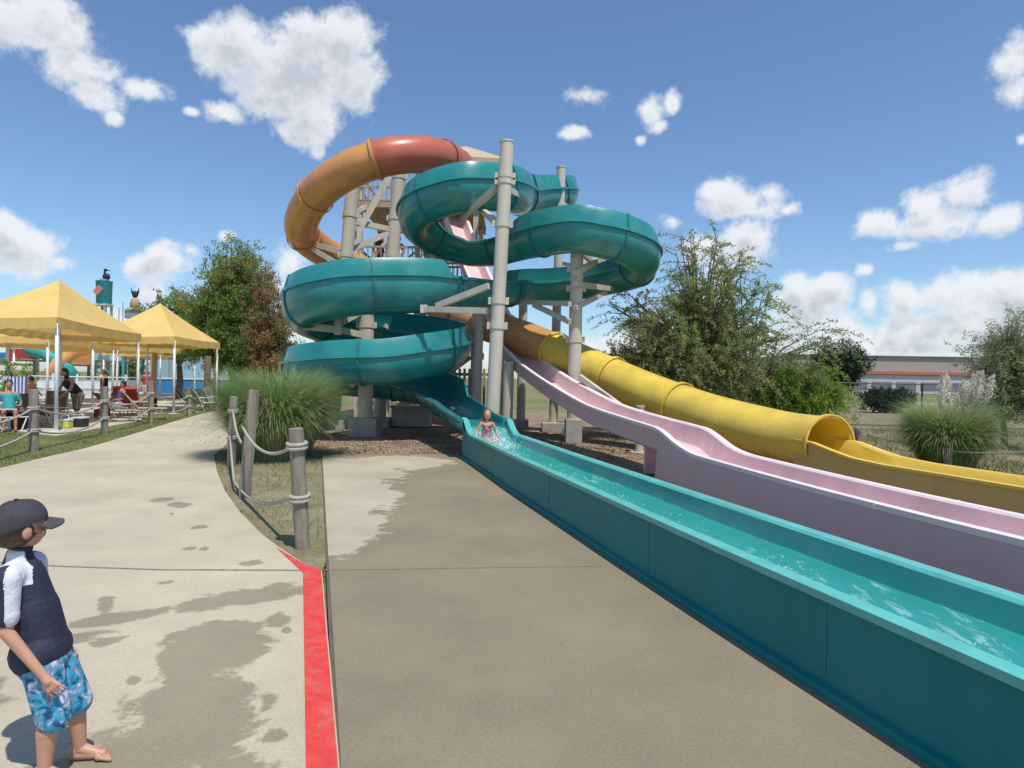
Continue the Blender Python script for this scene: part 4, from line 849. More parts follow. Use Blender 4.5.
# ---------------------------------------------------------------- warehouse, light mast
wh = thing('warehouse', 'long low grey warehouse with a red stripe and dark windows on the horizon', 'building', (60, 112, 0))
gm_ = mat('warehouse_upper', (.36, .31, .28), .7, .06, .5); gl_ = mat('warehouse_lower', (.48, .47, .48), .7, .06, .5); rs = mat('red_stripe', (.40, .15, .10), .6)
x0, x1, y0, y1 = 48, 125, 110, 150
MB().box(((x0 + x1) / 2, (y0 + y1) / 2, 4.85), (x1 - x0, y1 - y0, 3.1)).build('upper_wall', gm_, wh)
MB().box(((x0 + x1) / 2, (y0 + y1) / 2, 1.6), (x1 - x0 - .2, y1 - y0 - .2, 3.2)).build('lower_wall', gl_, wh); lw_ = wh.children[-1] if wh.children else wh
MB().box(((x0 + x1) / 2, y0 - .1, 3.55), (x1 - x0 + .1, .25, .55)).build('red_stripe', rs, wh)
MB().box(((x0 + x1) / 2, y0 - .1, 6.45), (x1 - x0 + .4, .5, .10)).build('roof_edge', M['grey'], wh)
for k in range(18): MB().box((x0 + 3 + k * 4.2, y0 + .06, 1.35), (3.4, .1, 1.3)).build('window', mat('hazy_window', (.17, .18, .21), .4) if k == 0 else bpy.data.materials['hazy_window'], wh)
lm = thing('light_mast', 'thin distant lighting mast above the dark evergreen', 'lamp post', px_at(824, 60)); q = Vector(px_at(824, 60))
MB().tube([q, q + Vector((0, 0, 5.7))], .09, 8).build('pole', M['grey'], lm)
MB().box(q + Vector((0, 0, 5.8)), (1.0, .4, .25), bev=.03).build('lamp_head', M['grey'], lm)
# ---------------------------------------------------------------- canopies
def canopy(label, N_, E_, W_, h=2.92, rise=.95, poles=(1, 1, 1, 1), cont=None):
    N_, E_, W_ = Vector((*N_, 0)), Vector((*E_, 0)), Vector((*W_, 0)); S_ = E_ + W_ - N_
    t = thing('shade_canopy', label, 'canopy', N_, 'yellow shade canopies'); ap = (E_ + W_) / 2 + Vector((0, 0, h + rise))
    cs = [N_, E_, S_, W_]; nseg = 12; v = []; mb = MB(); K = 8
    ctr = (E_ + W_) / 2
    # roof cloth: slightly sagging between its ridges
    for i in range(4):
        a, b = cs[i] + Vector((0, 0, h)), cs[(i + 1) % 4] + Vector((0, 0, h)); vs = []
        for r in range(K + 1):
            f = r / K
            for s in range(nseg + 1):
                g = s / nseg; p = a.lerp(b, g).lerp(ap, f); sag = .10 * math.sin(math.pi * g) * (1 - f) ** .7 * (1 if r else .45) + .05 * math.sin(math.pi * f) * 1
                p.z -= sag; vs.append(p)
        mb.add(vs, [(r * (nseg + 1) + s, r * (nseg + 1) + s + 1, (r + 1) * (nseg + 1) + s + 1, (r + 1) * (nseg + 1) + s) for r in range(K) for s in range(nseg)])
    rc_ = mb.build('roof_cloth', M['canvas'], t, auto=20)
    mb = MB()
    for i in range(4):
        a, b = cs[i] + Vector((0, 0, h)), cs[(i + 1) % 4] + Vector((0, 0, h)); vs = []; n = 24; o = ((a + b) / 2 - ctr - Vector((0, 0, h))).normalized() * .02
        for s in range(n + 1):
            g = s / n; p = a.lerp(b, g) + o; p.z -= .10 * math.sin(math.pi * g) * .45; vs += [p + Vector((0, 0, .01)), p + o * math.sin(s * 2.1) * 1.2 - Vector((0, 0, .27 + .02 * math.sin(s * 1.7)))]
        mb.add(vs, [(2 * s, 2 * s + 1, 2 * s + 3, 2 * s + 2) for s in range(n)])
    mb.build('valance', M['canvas'], rc_, auto=60)
    for i, c in enumerate(cs):
        if poles[i]:
            cc = c + (ctr - c).normalized() * .12; pl_ = MB().tube([cc, cc + Vector((0, 0, h - .06))], .045, 12).build('pole', M['white_metal'], t, smooth=True)
            MB().box(cc + Vector((0, 0, .012)), (.26, .26, .024)).build('foot_plate', M['white_metal'], pl_)
    mb = MB()
    for c in cs: mb.beam(c + (ctr - c).normalized() * .12 + Vector((0, 0, h - .1)), ap - Vector((0, 0, .28)), .035)
    for i in range(4): mb.beam(cs[i].lerp(ctr, .03) + Vector((0, 0, h - .1)), cs[(i + 1) % 4].lerp(ctr, .03) + Vector((0, 0, h - .1)), .04)
    mb.build('frame', M['white_metal'], t); return t
g = gxy(56, 432)
canopy('front yellow canopy, the largest, cut by the left edge', (g[0], g[1]), gxy(140, 415.5), (g[0] - 3.0, g[1] + .1), 2.98, 1.45)
g = (P(174.5, 400, 24.5).x, 24.5); e = (P(219, 400, 29).x, 29)
canopy('yellow canopy nearest the cypress, second from the front', g, (e[0], e[1]), (g[0] - 3.4, g[1] + .2), 2.98, 1.5)
p_ = P(48, 400, 24)
canopy('yellow canopy at the left edge behind the front one, half cut off', (p_.x, 24), (p_.x - 1.0, 30), (p_.x - 5, 23.6), 2.9, 1.0)
p_ = P(113, 400, 31)
canopy('yellow canopy with its peak showing between front and second canopies', (p_.x, 31), (p_.x + .6, 38.0), (p_.x - 5.2, 31.3), 2.95, 1.2)
p_ = P(160, 400, 40)
canopy('small far yellow canopy with peak in front of the pale blue wall', (p_.x, 40), (p_.x + .0, 46), (p_.x - 4.0, 40.5), 2.9, .9)
# ---------------------------------------------------------------- loungers and chairs
def make_chair(name, label, cat, grp, frame, cloth, pat=None):
    t = thing(name, label, cat, (0, 0, 0), grp)
    for s in (-1, 1):
        mb = MB(); mb.tube([(s * .3, -.75, .34), (s * .3, .12, .36), (s * .3, .58, .92)], .018, 6); mb.build('side_rail', frame, t)
        mb = MB(); mb.tube([(s * .3, -.6, .34), (s * .32, -.45, 0)], .016, 6); mb.build('leg', frame, t)
        mb = MB(); mb.tube([(s * .3, .35, .64), (s * .32, .05, 0), (s * .32, .5, 0.0)], .016, 6); mb.build('leg', frame, t)
        mb = MB(); mb.tube([(s * .33, -.35, .36), (s * .33, -.3, .56), (s * .33, .3, .58)], .016, 6); mb.build('armrest', frame, t)
    mb = MB(); V_ = [(-.28, -.75, .345), (.28, -.75, .345), (-.28, .12, .35), (.28, .12, .35), (-.28, .58, .92), (.28, .58, .92)]
    mb.add(V_[:4], [(0, 1, 3, 2)]); mb.add([(x, y, z - .02) for x, y, z in V_[:4]], [(0, 2, 3, 1)]); mb.build('seat', cloth, t)
    mb = MB(); mb.add(V_[2:], [(0, 1, 3, 2)]); mb.add([(x, y + .02, z - .01) for x, y, z in V_[2:]], [(0, 2, 3, 1)]); mb.build('backrest', cloth, t); return t
cream = mat('cream_tube', (.42, .38, .31), .5)
ch = make_chair('lounge_chair', 'x', 'lounge chair', 'brown sling lounge chairs under the canopies', cream, M['brownmesh'])
spots = [(-15.2, 14.9, 60, 'brown sling chair at the left edge nearest the grass'), (-12.9, 17.9, 150, 'brown sling chair just right of the front canopy pole'), (-13.9, 18.9, 170, 'brown sling chair left of the front canopy pole beside the woman'),
    (-12.6, 20.4, 140, 'brown sling chair in front of the woman in black'), (-12.7, 22.0, 120, 'brown sling chair between the second and third rope posts'), (-14.9, 20.9, 30, 'brown sling chair behind the seated man in teal'),
    (-14.4, 24.4, 150, 'brown sling chair left of the red cushioned lounger'), (-14.1, 28.0, 130, 'brown sling chair right of the second canopy pole, front one'), (-13.5, 29.0, 110, 'brown sling chair between the second canopy poles'),
    (-13.6, 30.4, 160, 'brown sling chair beside the person in white'), (-15.0, 29.6, 90, 'brown sling chair behind the front one by the second canopy'), (-16.5, 27.0, 40, 'brown sling chair deep under the second canopy'), (-18.0, 22.3, 80, 'brown sling chair in the middle of the left canopy')]
for i, (x, y, a, lab) in enumerate(spots):
    if i == 0: ch.location = (x, y, .004); ch.rotation_euler = (0, 0, R(a)); ch['label'] = lab
    else: copy_tree(ch, (x, y, .004), R(a), lab)
ch2 = make_chair('lounge_chair', 'x', 'lounge chair', 'white framed sling chairs under the canopies', M['white_metal'], mat('grey_sling', (.25, .24, .24), .8))
for i, (x, y, a, lab) in enumerate([(-13.4, 16.6, 165, 'white framed chair right behind the front canopy pole'), (-16.4, 18.6, 120, 'white framed chair under the middle of the front canopy'), (-12.9, 26.6, 150, 'white framed chair by the near pole of the second canopy'), (-13.2, 27.6, 170, 'white framed chair just left of the last canopy pole'), (-17.5, 24.0, 100, 'white framed chair at the back between two canopies'), (-15.6, 26.0, 60, 'white framed chair behind the red cushioned loungers'), (-19.5, 26.5, 80, 'white framed chair far back at the left edge')]):
    if i == 0: ch2.location = (x, y, .004); ch2.rotation_euler = (0, 0, R(a)); ch2['label'] = lab
    else: copy_tree(ch2, (x, y, .004), R(a), lab)
rc = make_chair('lounge_chair', 'lounger with thick red cushions under the second canopy', 'lounge chair', 'cushioned loungers', cream, M['redcloth'])
MB().box((0, -.3, .42), (.6, .95, .14), bev=.04).build('cushion', M['redcloth'], rc); 
MB().box((0, .42, .70), (.6, .14, .85), rot=Matrix.Rotation(R(-38), 3, 'X'), bev=.04).build('back_cushion', M['redcloth'], rc)
for c in (rc,): c.location = (-13.7, 23.0, .004); c.rotation_euler = (0, 0, R(200))
copy_tree(rc, (-14.3, 24.0, .004), R(185), 'red cushioned lounger standing behind the other red one')
def small_box(name, label, cat, c, d, m, lid=None, rz=0):
    t = thing(name, label, cat, (c[0], c[1], 0)); MB().box((c[0], c[1], d[2] / 2 + .006), d, rz, bev=min(d) * .12).build('body', m, t)
    if lid: MB().box((c[0], c[1], d[2] + .03), (d[0] + .02, d[1] + .02, .05), rz, bev=.012).build('lid', lid, t)
    MB().tube([(c[0] - d[0] * .35, c[1], d[2] + .03), (c[0] - d[0] * .3, c[1], d[2] + .16), (c[0] + d[0] * .3, c[1], d[2] + .16), (c[0] + d[0] * .35, c[1], d[2] + .03)], .012, 6).build('handle', lid or M['dark'], t); return t
q = gxy(65, 428); small_box('cooler', 'small lime yellow cooler beside the front canopy pole', 'cooler', q, (.32, .22, .2), mat('lime', (.6, .6, .1), .5), M['white_metal'])
q = gxy(77, 427); small_box('beach_bag', 'black and white bag on the patio right of the yellow cooler', 'bag', q, (.5, .3, .24), M['dark'], M['whitecloth'])
q = gxy(24, 429); small_box('beach_bag', 'black bag on the patio left of the front canopy pole', 'bag', q, (.45, .4, .45), M['dark'])
q = gxy(102, 418); small_box('beach_bag', 'maroon bag standing by a brown sling chair', 'bag', q, (.4, .3, .3), M['maroon'])
q = gxy(150, 407); small_box('cooler', 'dark blue cooler at the back of the second canopy', 'cooler', q, (.5, .35, .4), M['navy'], M['white_metal'])
# striped towel on a rack
tl = thing('towel_rack', 'white rack with a blue and white striped towel', 'towel rack', px_at(21, 21.5)); bx_ = Vector(px_at(21, 21.5))
mb = MB()
for s in (-.5, .5): mb.tube([bx_ + Vector((s, 0, 0)), bx_ + Vector((s, 0, 1.35))], .02, 6)
mb.tube([bx_ + Vector((-.5, 0, 1.35)), bx_ + Vector((.5, 0, 1.35))], .02, 6); mb.build('rack_frame', M['white_metal'], tl)
sm_, nt, N, L, b = new_mat('striped_towel'); tc = N.new('ShaderNodeTexCoord'); wv = N.new('ShaderNodeTexWave'); wv.inputs['Scale'].default_value = 2.6; wv.bands_direction = 'X'; L.new(tc.outputs['Object'], wv.inputs['Vector']); cr = N.new('ShaderNodeValToRGB'); cr.color_ramp.interpolation = 'CONSTANT'; cr.color_ramp.elements[0].color = (.65, .68, .75, 1); cr.color_ramp.elements[1].color = (.05, .09, .35, 1); cr.color_ramp.elements[1].position = .5; L.new(wv.outputs[0], cr.inputs[0]); L.new(cr.outputs[0], b.inputs['Base Color']); b.inputs['Roughness'].default_value = .9
mb = MB(); vs = [bx_ + Vector((-.42 + .84 * i / 8, -.03 - .03 * math.sin(i * 1.6) * j / 6, 1.37 - .85 * j / 6)) for j in range(7) for i in range(9)]
mb.add(vs, [(j * 9 + i, j * 9 + i + 1, (j + 1) * 9 + i + 1, (j + 1) * 9 + i) for j in range(6) for i in range(8)]); mb.build('towel', sm_, tl, smooth=True)
# ---------------------------------------------------------------- far left water park
pool = thing('pool_wall', 'bright blue painted pool wall at the end of the patio', 'wall', (-20, 50, 0))
a = P(150, 400, 48); b_ = P(330, 400, 48)
MB().box(((a.x + b_.x) / 2, 48, .55), (b_.x - a.x, .4, 1.1)).build('wall_panel', M['blue'], pool); MB().box(((a.x + b_.x) / 2, 48, 1.14), (b_.x - a.x, .5, .1)).build('coping', M['white_metal'], pool)
pb_ = thing('pump_house', 'long pale blue building behind the blue pool wall', 'building', (-24, 62, 0))
a = P(150, 400, 62); b_ = P(262, 400, 62); MB().box(((a.x + b_.x) / 2, 64, 2.1), (b_.x - a.x, 4, 4.2)).build('wall', M['lightblue'], pb_); MB().box(((a.x + b_.x) / 2, 64, 4.28), (b_.x - a.x + .6, 4.6, .2)).build('roof', M['white_metal'], pb_)
wf = thing('white_fence', 'white rail fence in front of the play structure', 'fence', px_at(80, 44)); mb = MB(); a = P(-20, 400, 44); b_ = P(150, 400, 44)
for z in (.5, 1.2): mb.box(((a.x + b_.x) / 2, 44, z), (b_.x - a.x, .05, .07))
mb.build('rail', M['white_metal'], wf)
MB().box(((a.x + b_.x) / 2, 44.1, .62), (b_.x - a.x, .04, .8)).build('panel', mat('white_panel', (.6, .66, .68), .5), wf)
for k in range(8): MB().box((a.x + (b_.x - a.x) * k / 7, 44, .7), (.09, .09, 1.4)).build('post', M['white_metal'], wf)
ps = thing('play_structure', 'multicoloured water play structure seen under the yellow canopies', 'play structure', px_at(80, 56)); o = Vector(px_at(60, 56))
for x in (-7, -4.5, -2, .5, 3, 5.5, 8):
    for y in (0, 3): MB().tube([o + Vector((x, y, 0)), o + Vector((x, y, 5.4))], .14, 8).build('post', M['tealp'] if int(x) % 2 else M['grey'], ps)
cols = [M['blue'], M['redcloth'], M['tealp'], M['orange'], M['lightblue'], M['blue']]
for k in range(6):
    z = 2.1 + (k % 3) * .35; MB().box(o + Vector((-5.75 + 2.5 * k, 1.5, z)), (2.4, 3, .15)).build('platform', M['tan_wood'], ps); MB().box(o + Vector((-5.75 + 2.5 * k, -.1, z + .55)), (2.3, .08, .9)).build('side_panel', cols[k], ps)
MB().tube([o + Vector((-2.2, -.5, 3.6)), o + Vector((-1.5, -1.6, 3.3)), o + Vector((.4, -2.2, 2.9)), o + Vector((2.0, -2.2, 2.0)), o + Vector((2.6, -2.0, 1.0))], .48, 14).build('tube_slide', M['tealp'], ps, smooth=True)
MB().tube([o + Vector((4.4, -.4, 3.9)), o + Vector((3.6, -1.3, 3.6)), o + Vector((2.4, -1.8, 3.2)), o + Vector((1.6, -2.6, 2.2)), o + Vector((1.2, -3.2, 1.0))], .5, 14).build('tube_slide', M['orange'], ps, smooth=True)
MB().tube([o + Vector((-6.4, -.4, 3.5)), o + Vector((-6.9, -1.3, 3.1)), o + Vector((-6.2, -2.0, 2.4)), o + Vector((-5, -2.4, 1.2))], .4, 14).build('tube_slide', mat('purple', (.2, .12, .4), .4), ps, smooth=True)
# tipping bucket tower
bt = thing('bucket_tower', 'teal tipping bucket with a pelican figure on top, above the front canopy', 'water feature', px_at(103, 62)); o = Vector(px_at(103, 62))
for sx in (-1, 1):
    for sy in (-1, 1): MB().tube([o + Vector((sx * .45, sy * .45, 0)), o + Vector((sx * .45, sy * .45, 7.9))], .12, 8).build('post', M['grey'], bt)
MB().box(o + Vector((0, 0, 8.0)), (1.2, 1.2, .2)).build('platform', mat('cream_paint', (.55, .48, .35), .6), bt)
MB().tube([o + Vector((0, 0, 8.1)), o + Vector((0, 0, 8.2)), o + Vector((0, 0, 10.2)), o + Vector((0, 0, 10.3))], [.60, .66, .70, .76], 20).build('bucket', M['tealp'], bt, auto=40)
MB().box(o + Vector((-.15, -.70, 9.35)), (.6, .06, .8), rot=Matrix.Rotation(R(38), 3, 'Y')).build('painted_panel', mat('coral_paint', (.55, .2, .15), .5), bt)
mb = MB(); mb.sphere(o + Vector((.2, 0, 10.75)), (.36, .26, .34)); mb.tube([o + Vector((.1, 0, 10.95)), o + Vector((.02, 0, 11.2)), o + Vector((.1, 0, 11.35))], [.14, .09, .1], 8); mb.sphere(o + Vector((.12, 0, 11.4)), (.18, .14, .14)); mb.tube([o + Vector((.22, 0, 11.4)), o + Vector((.6, 0, 11.3))], [.07, .02], 8)
mb.build('pelican_figure', M['navy'], bt, smooth=True); MB().tube([o + Vector((0, 0, 10.3)), o + Vector((0, 0, 10.5))], .4, 12).build('plinth', M['grey'], bt)
b2 = thing('lookout_tower', 'small cream lookout turret with a dark figure, right of the teal bucket', 'water feature', px_at(134, 72)); o = Vector(px_at(134, 72))
MB().tube([o, o + Vector((0, 0, 7.6))], .5, 12).build('mast', M['grey'], b2); MB().box(o + Vector((0, 0, 8.0)), (1.5, 1.5, .9), bev=.08).build('basket', M['grey'], b2); MB().box(o + Vector((0, 0, 8.6)), (1.8, 1.8, .14)).build('rim', M['white_metal'], b2)
mb = MB(); mb.tube([o + Vector((0, 0, 8.6)), o + Vector((0, 0, 9.4)), o + Vector((0, 0, 9.9))], [.55, .5, .25], 12); mb.build('barrel_body', M['tan_wood'], b2, smooth=True)
mb = MB(); mb.sphere(o + Vector((0, 0, 10.3)), (.32, .3, .4)); mb.tube([o + Vector((-.3, 0, 10.4)), o + Vector((-.45, 0, 11.0))], [.12, .03], 6); mb.tube([o + Vector((.3, 0, 10.4)), o + Vector((.42, 0, 11.0))], [.12, .03], 6); mb.build('figurehead', M['dark'], b2, smooth=True)
for k, x in enumerate((118, 122, 127)):
    q = Vector(px_at(x, 60)); MB_ = MB().tube([q, q + Vector((0, 0, 7.6 + .5 * (k % 2)))], [.07, .04], 6); m_ = MB_.build('flag_pole', M['grey'], None); tag(m_, ('leftmost', 'middle', 'rightmost')[k] + ' of three thin bare poles between bucket and turret', 'pole', 'thin bare poles')
# timber posts and a brown kiosk in the patio background
for k, (x, y, h) in enumerate(((154, 36, 3.0), (207, 30, 2.4))):
    q = Vector(px_at(x, y)); m_ = MB().tube([q, q + Vector((0, 0, h * .5)), q + Vector((.03, 0, h))], [.16, .15, .14], 10).build('timber_post', M['tan_wood'] if k == 0 else M['bark'], None, smooth=True); tag(m_, ('tan timber post under the second canopy', 'dark timber post in front of the blue pool wall')[k], 'post')
kq = Vector(px_at(182, 33)); 
# ---------------------------------------------------------------- people
def fuse(mb, voxel, name, m, parent, smooth_it=3):
    o_ = wloc(parent); me = bpy.data.meshes.new('tmp'); me.from_pydata(mb.v, [], mb.f); ob = bpy.data.objects.new('tmp', me); COL.objects.link(ob)
    md = ob.modifiers.new('r', 'REMESH'); md.mode = 'VOXEL'; md.voxel_size = voxel
    s = ob.modifiers.new('s', 'CORRECTIVE_SMOOTH') if False else ob.modifiers.new('s', 'SMOOTH'); s.factor = .5; s.iterations = smooth_it
    bpy.context.view_layer.update(); dg = bpy.context.evaluated_depsgraph_get(); ev = ob.evaluated_get(dg); res = bpy.data.meshes.new_from_object(ev)
    bpy.data.objects.remove(ob); res.transform(Matrix.Translation(-o_)); res.name = name; res.shade_smooth(); res.materials.clear()
    return link_mesh(name, res, m, parent, True)
RS = 1.
def cap(mb, a, b, r0, r1, n=16):
    r0 *= RS; r1 *= RS
    a = Vector(a); b = Vector(b); d = b - a; L_ = d.length; d = d / L_ if L_ > 1e-6 else Vector((0, 0, 1)); q = d.to_track_quat('Z', 'X').to_matrix(); vs = []; rings = []
    for k in range(5): t = math.pi / 2 * k / 4; rings.append((-r0 * math.cos(t), r0 * math.sin(t)))
    for k in range(5): t = math.pi / 2 * k / 4; rings.append((L_ + r1 * math.sin(t), r1 * math.cos(t)))
    rings = [(z, max(r, 1e-4)) for z, r in rings]
    for z, r in rings: vs += [a + q @ Vector((r * math.cos(2 * math.pi * j / n), r * math.sin(2 * math.pi * j / n), z)) for j in range(n)]
    fs = [(i * n + j, i * n + (j + 1) % n, (i + 1) * n + (j + 1) % n, (i + 1) * n + j) for i in range(9) for j in range(n)] + [tuple(range(n))[::-1], tuple(9 * n + j for j in range(n))]
    return mb.add(vs, fs)
def person(label, loc, face, H=1.68, pose='stand', top=None, bottom=None, hair=None, skin=None, long_hair=False, armspec=None, group=None, z0=0., voxel=.018, sleeves=False, shorts_len=.55):
    """face: direction (deg) the figure looks, in the ground plane"""
    t = thing('person', label, 'person', (loc[0], loc[1], z0), group); f = Vector((math.cos(R(face)), math.sin(R(face)), 0)); s = Vector((0, 0, 1)).cross(f); o = Vector((loc[0], loc[1], z0)); k = H / 1.68
    X = lambda a, b, c: o + (f * a + s * b + Vector((0, 0, c))) * k
    skin = skin or M['skin']
    if pose == 'stand': hip, hz = 0, .90; lean = 0
    elif pose == 'lean': hip, hz = -.08, .90; lean = .28
    else: hip, hz = 0, .47; lean = -.12
    sh = (hip + lean, hz + .50 - abs(lean) * .1); nk = (sh[0] + lean * .15, sh[1] + .06); hd = (nk[0] + .02 + lean * .3, nk[1] + .17)
    b = MB(); cap(b, X(hip, 0, hz), X((hip + sh[0]) / 2, 0, (hz + sh[1]) / 2), .14, .125); cap(b, X((hip + sh[0]) / 2, 0, (hz + sh[1]) / 2), X(sh[0], 0, sh[1] - .08), .125, .14)
    cap(b, X(sh[0], -.15, sh[1] - .03), X(sh[0], .15, sh[1] - .03), .07, .07); cap(b, X(*[sh[0], 0, sh[1]]), X(nk[0], 0, nk[1] + .05), .055, .05)
    b.sphere(X(hd[0], 0, hd[1]), (.095 * k, .08 * k, .12 * k), rot=Matrix.Rotation(R(face), 3, 'Z')); b.sphere(X(hd[0] + .05, 0, hd[1] - .06), .055 * k); b.sphere(X(hd[0] + .1, 0, hd[1] - .01), .018 * k)
    for sd in (-1, 1): b.sphere(X(hd[0], sd * .082, hd[1]), (.02 * k, .012 * k, .03 * k))
    for sd in (-1, 1):
        el = X(sh[0] - .02, sd * .25, sh[1] - .27); ha = X(sh[0] + .08, sd * .24, sh[1] - .50)
        if pose == 'lean': el = X(sh[0] + .1, sd * .24, sh[1] - .26); ha = X(sh[0] + .28, sd * .2, sh[1] - .42)
        if pose == 'sit': el = X(sh[0] + .02, sd * .26, sh[1] - .27); ha = X(sh[0] + .26, sd * .22, sh[1] - .30)
        if armspec and sd in armspec: el = X(*armspec[sd][0]); ha = X(*armspec[sd][1])
        cap(b, X(sh[0], sd * .18, sh[1] - .03), el, .052, .04); cap(b, el, ha, .04, .028); d = (ha - el).normalized(); cap(b, ha, ha + d * .07 * k, .035 * k, .03 * k)
        for q in range(4): cap(b, ha + d * .08 * k + s * (q - 1.5) * .02 * k, ha + d * (.15 - .01 * abs(q - 1.5)) * k + s * (q - 1.5) * .023 * k, .0115, .0095, 8)
        cap(b, ha + d * .02 * k, ha + d * .07 * k + f * .045 * k, .013, .011, 8)
        if pose == 'sit': kn = X(hip + .45, sd * .12, hz + .04); an = X(hip + .52, sd * .12, .09)
        else: kn = X(hip + .03 + .06 * sd, sd * .10, .48); an = X(hip - .0 + .08 * sd, sd * .10, .08)
        cap(b, X(hip, sd * .09, hz - .02), kn, .085, .055); cap(b, kn, an, .055, .036); cap(b, an + (f * -.03 - Vector((0, 0, .03))) * k, an + (f * .15 - Vector((0, 0, .045))) * k, .036, .025)
    fuse(b, voxel, 'body', skin, t)
    if top:
        b = MB(); cap(b, X(hip, 0, hz + .06), X((hip + sh[0]) / 2, 0, (hz + sh[1]) / 2), .152, .14); cap(b, X((hip + sh[0]) / 2, 0, (hz + sh[1]) / 2), X(sh[0], 0, sh[1] - .1), .14, .152); cap(b, X(sh[0], -.12, sh[1] - .06), X(sh[0], .12, sh[1] - .06), .08, .08)
        if sleeves:
            for sd in (-1, 1): cap(b, X(sh[0], sd * .17, sh[1] - .04), X(sh[0], sd * .23, sh[1] - .2), .066, .062)
        fuse(b, voxel, 'shirt', top, t)
    if bottom:
        b = MB(); cap(b, X(hip, -.05, hz), X(hip, .05, hz), .152, .152)
        for sd in (-1, 1):
            kn = X(hip + .45, sd * .12, hz + .04) if pose == 'sit' else X(hip + .03 + .06 * sd, sd * .10, .48); h0 = X(hip, sd * .09, hz - .02); cap(b, h0, h0.lerp(kn, shorts_len), .105, .085)
        fuse(b, voxel, 'shorts', bottom, t)
    if hair:
        b = MB(); b.sphere(X(hd[0] - .022, 0, hd[1] + .03), (.102 * k, .092 * k, .115 * k), rot=Matrix.Rotation(R(face), 3, 'Z'))
        if long_hair: cap(b, X(hd[0] - .06, 0, hd[1]), X(hd[0] - .09, 0, hd[1] - .22), .075, .05)
        fuse(b, voxel * .8, 'hair', hair, t)
    return t
cl = {'teal': mat('teal_cloth', (.04, .3, .32), .8), 'black': mat('black_cloth', (.015, .013, .015), .85), 'camo': mat('olive_cloth', (.16, .13, .08), .85, .35, 12), 'white': mat('white_cloth', (.65, .65, .68), .85), 'purple': mat('purple_cloth', (.12, .06, .2), .85), 'coral': mat('coral_cloth', (.6, .2, .16), .85)}
q = px_at(75, 18.7); person('woman with dark hair in a black top and olive shorts leaning over a chair', q, 250, 1.62, 'lean', cl['black'], cl['camo'], M['hair_dark'], M['skin_tan'], True, shorts_len=.9)
q = px_at(9, 17.0); person('person in a teal shirt seated at the far left by the rope posts', q, 310, 1.7, 'sit', cl['teal'], cl['black'], M['hair_dark'], M['skin_tan'], sleeves=True)
q = px_at(31, 19.4); person('person in a coral top standing beside the striped towel', q, 200, 1.35, 'stand', cl['coral'], cl['white'], M['hair'], M['skin'])
q = px_at(118, 21.8); person('person in a purple top seated by the red cushioned lounger', q, 230, 1.65, 'sit', cl['purple'], cl['white'], M['hair_dark'], M['skin_tan'])
q = px_at(205, 29.5); person('person in a white shirt seated near the second canopy pole', q, 180, 1.7, 'sit', cl['white'], M['navy'], M['hair'], M['skin'], sleeves=True)
q = px_at(215, 33); person('person in white standing at the right end of the patio', q, 270, 1.55, 'stand', cl['white'], cl['black'], M['hair_dark'], M['skin_tan'])
q = px_at(104, 26.5); person('person in a dark swimsuit standing at the back of the front canopy', q, 200, 1.6, 'stand', cl['black'], cl['black'], M['hair'], M['skin_tan'])
q = px_at(146, 31); person('person in a red shirt standing between the canopies', q, 260, 1.7, 'stand', M['redcloth'], cl['white'], M['hair_dark'], M['skin'], sleeves=True)
# riders waiting on the tower
TZ = 5.226
for (x, y, fc, H, tp, bt_, lab) in ((-4.95, 23.7, 280, 1.6, M['navy'], M['navy'], 'person in navy waiting at the left end of the tower railing'), (-4.55, 24.0, 200, 1.72, M['navy'], cl['black'], 'tall person in dark clothes waiting between the tower columns'), (-4.25, 23.6, 250, 1.45, cl['white'], M['navy'], 'person in a white top by the railing left of the thick column'), (-3.15, 23.8, 300, 1.65, M['navy'], cl['white'], 'person in navy waiting right of the thick column'), (-2.75, 24.3, 210, 1.6, cl['black'], cl['black'], 'person in black on the tower deck next to the timber rail')):
    person(lab, (x, y), fc, H, 'stand', tp, bt_, M['hair_dark'], M['skin_tan'], z0=TZ, group='riders waiting on the tower')
# girl shooting down the run-out
gi = min(range(len(mid)), key=lambda k: abs(mid[k].y - 12.15)); gp = mid[gi] + frR[gi][1] * -.13
girl = thing('person', 'girl in a dark patterned swimsuit sitting in the teal chute in a burst of spray', 'person', (gp.x, gp.y, .33))
fdir = frR[gi][3].copy(); fdir.z = 0; fdir.normalize(); sdir = Vector((0, 0, 1)).cross(fdir); X = lambda a, b, c: Vector((gp.x, gp.y, .33)) + fdir * a * .88 + sdir * b * .88 + Vector((0, 0, c * .9))
b = MB(); cap(b, X(0, 0, .1), X(-.05, 0, .26), .1, .09); cap(b, X(-.05, 0, .26), X(-.09, 0, .40), .09, .085); cap(b, X(-.09, -.10, .44), X(-.09, .10, .44), .045, .045); cap(b, X(-.09, 0, .44), X(-.07, 0, .55), .038, .036)
b.sphere(X(-.06, 0, .63), (.085, .072, .1), rot=Matrix.Rotation(math.atan2(fdir.y, fdir.x), 3, 'Z')); b.sphere(X(-.015, 0, .575), .045); b.sphere(X(.03, 0, .615), .014)
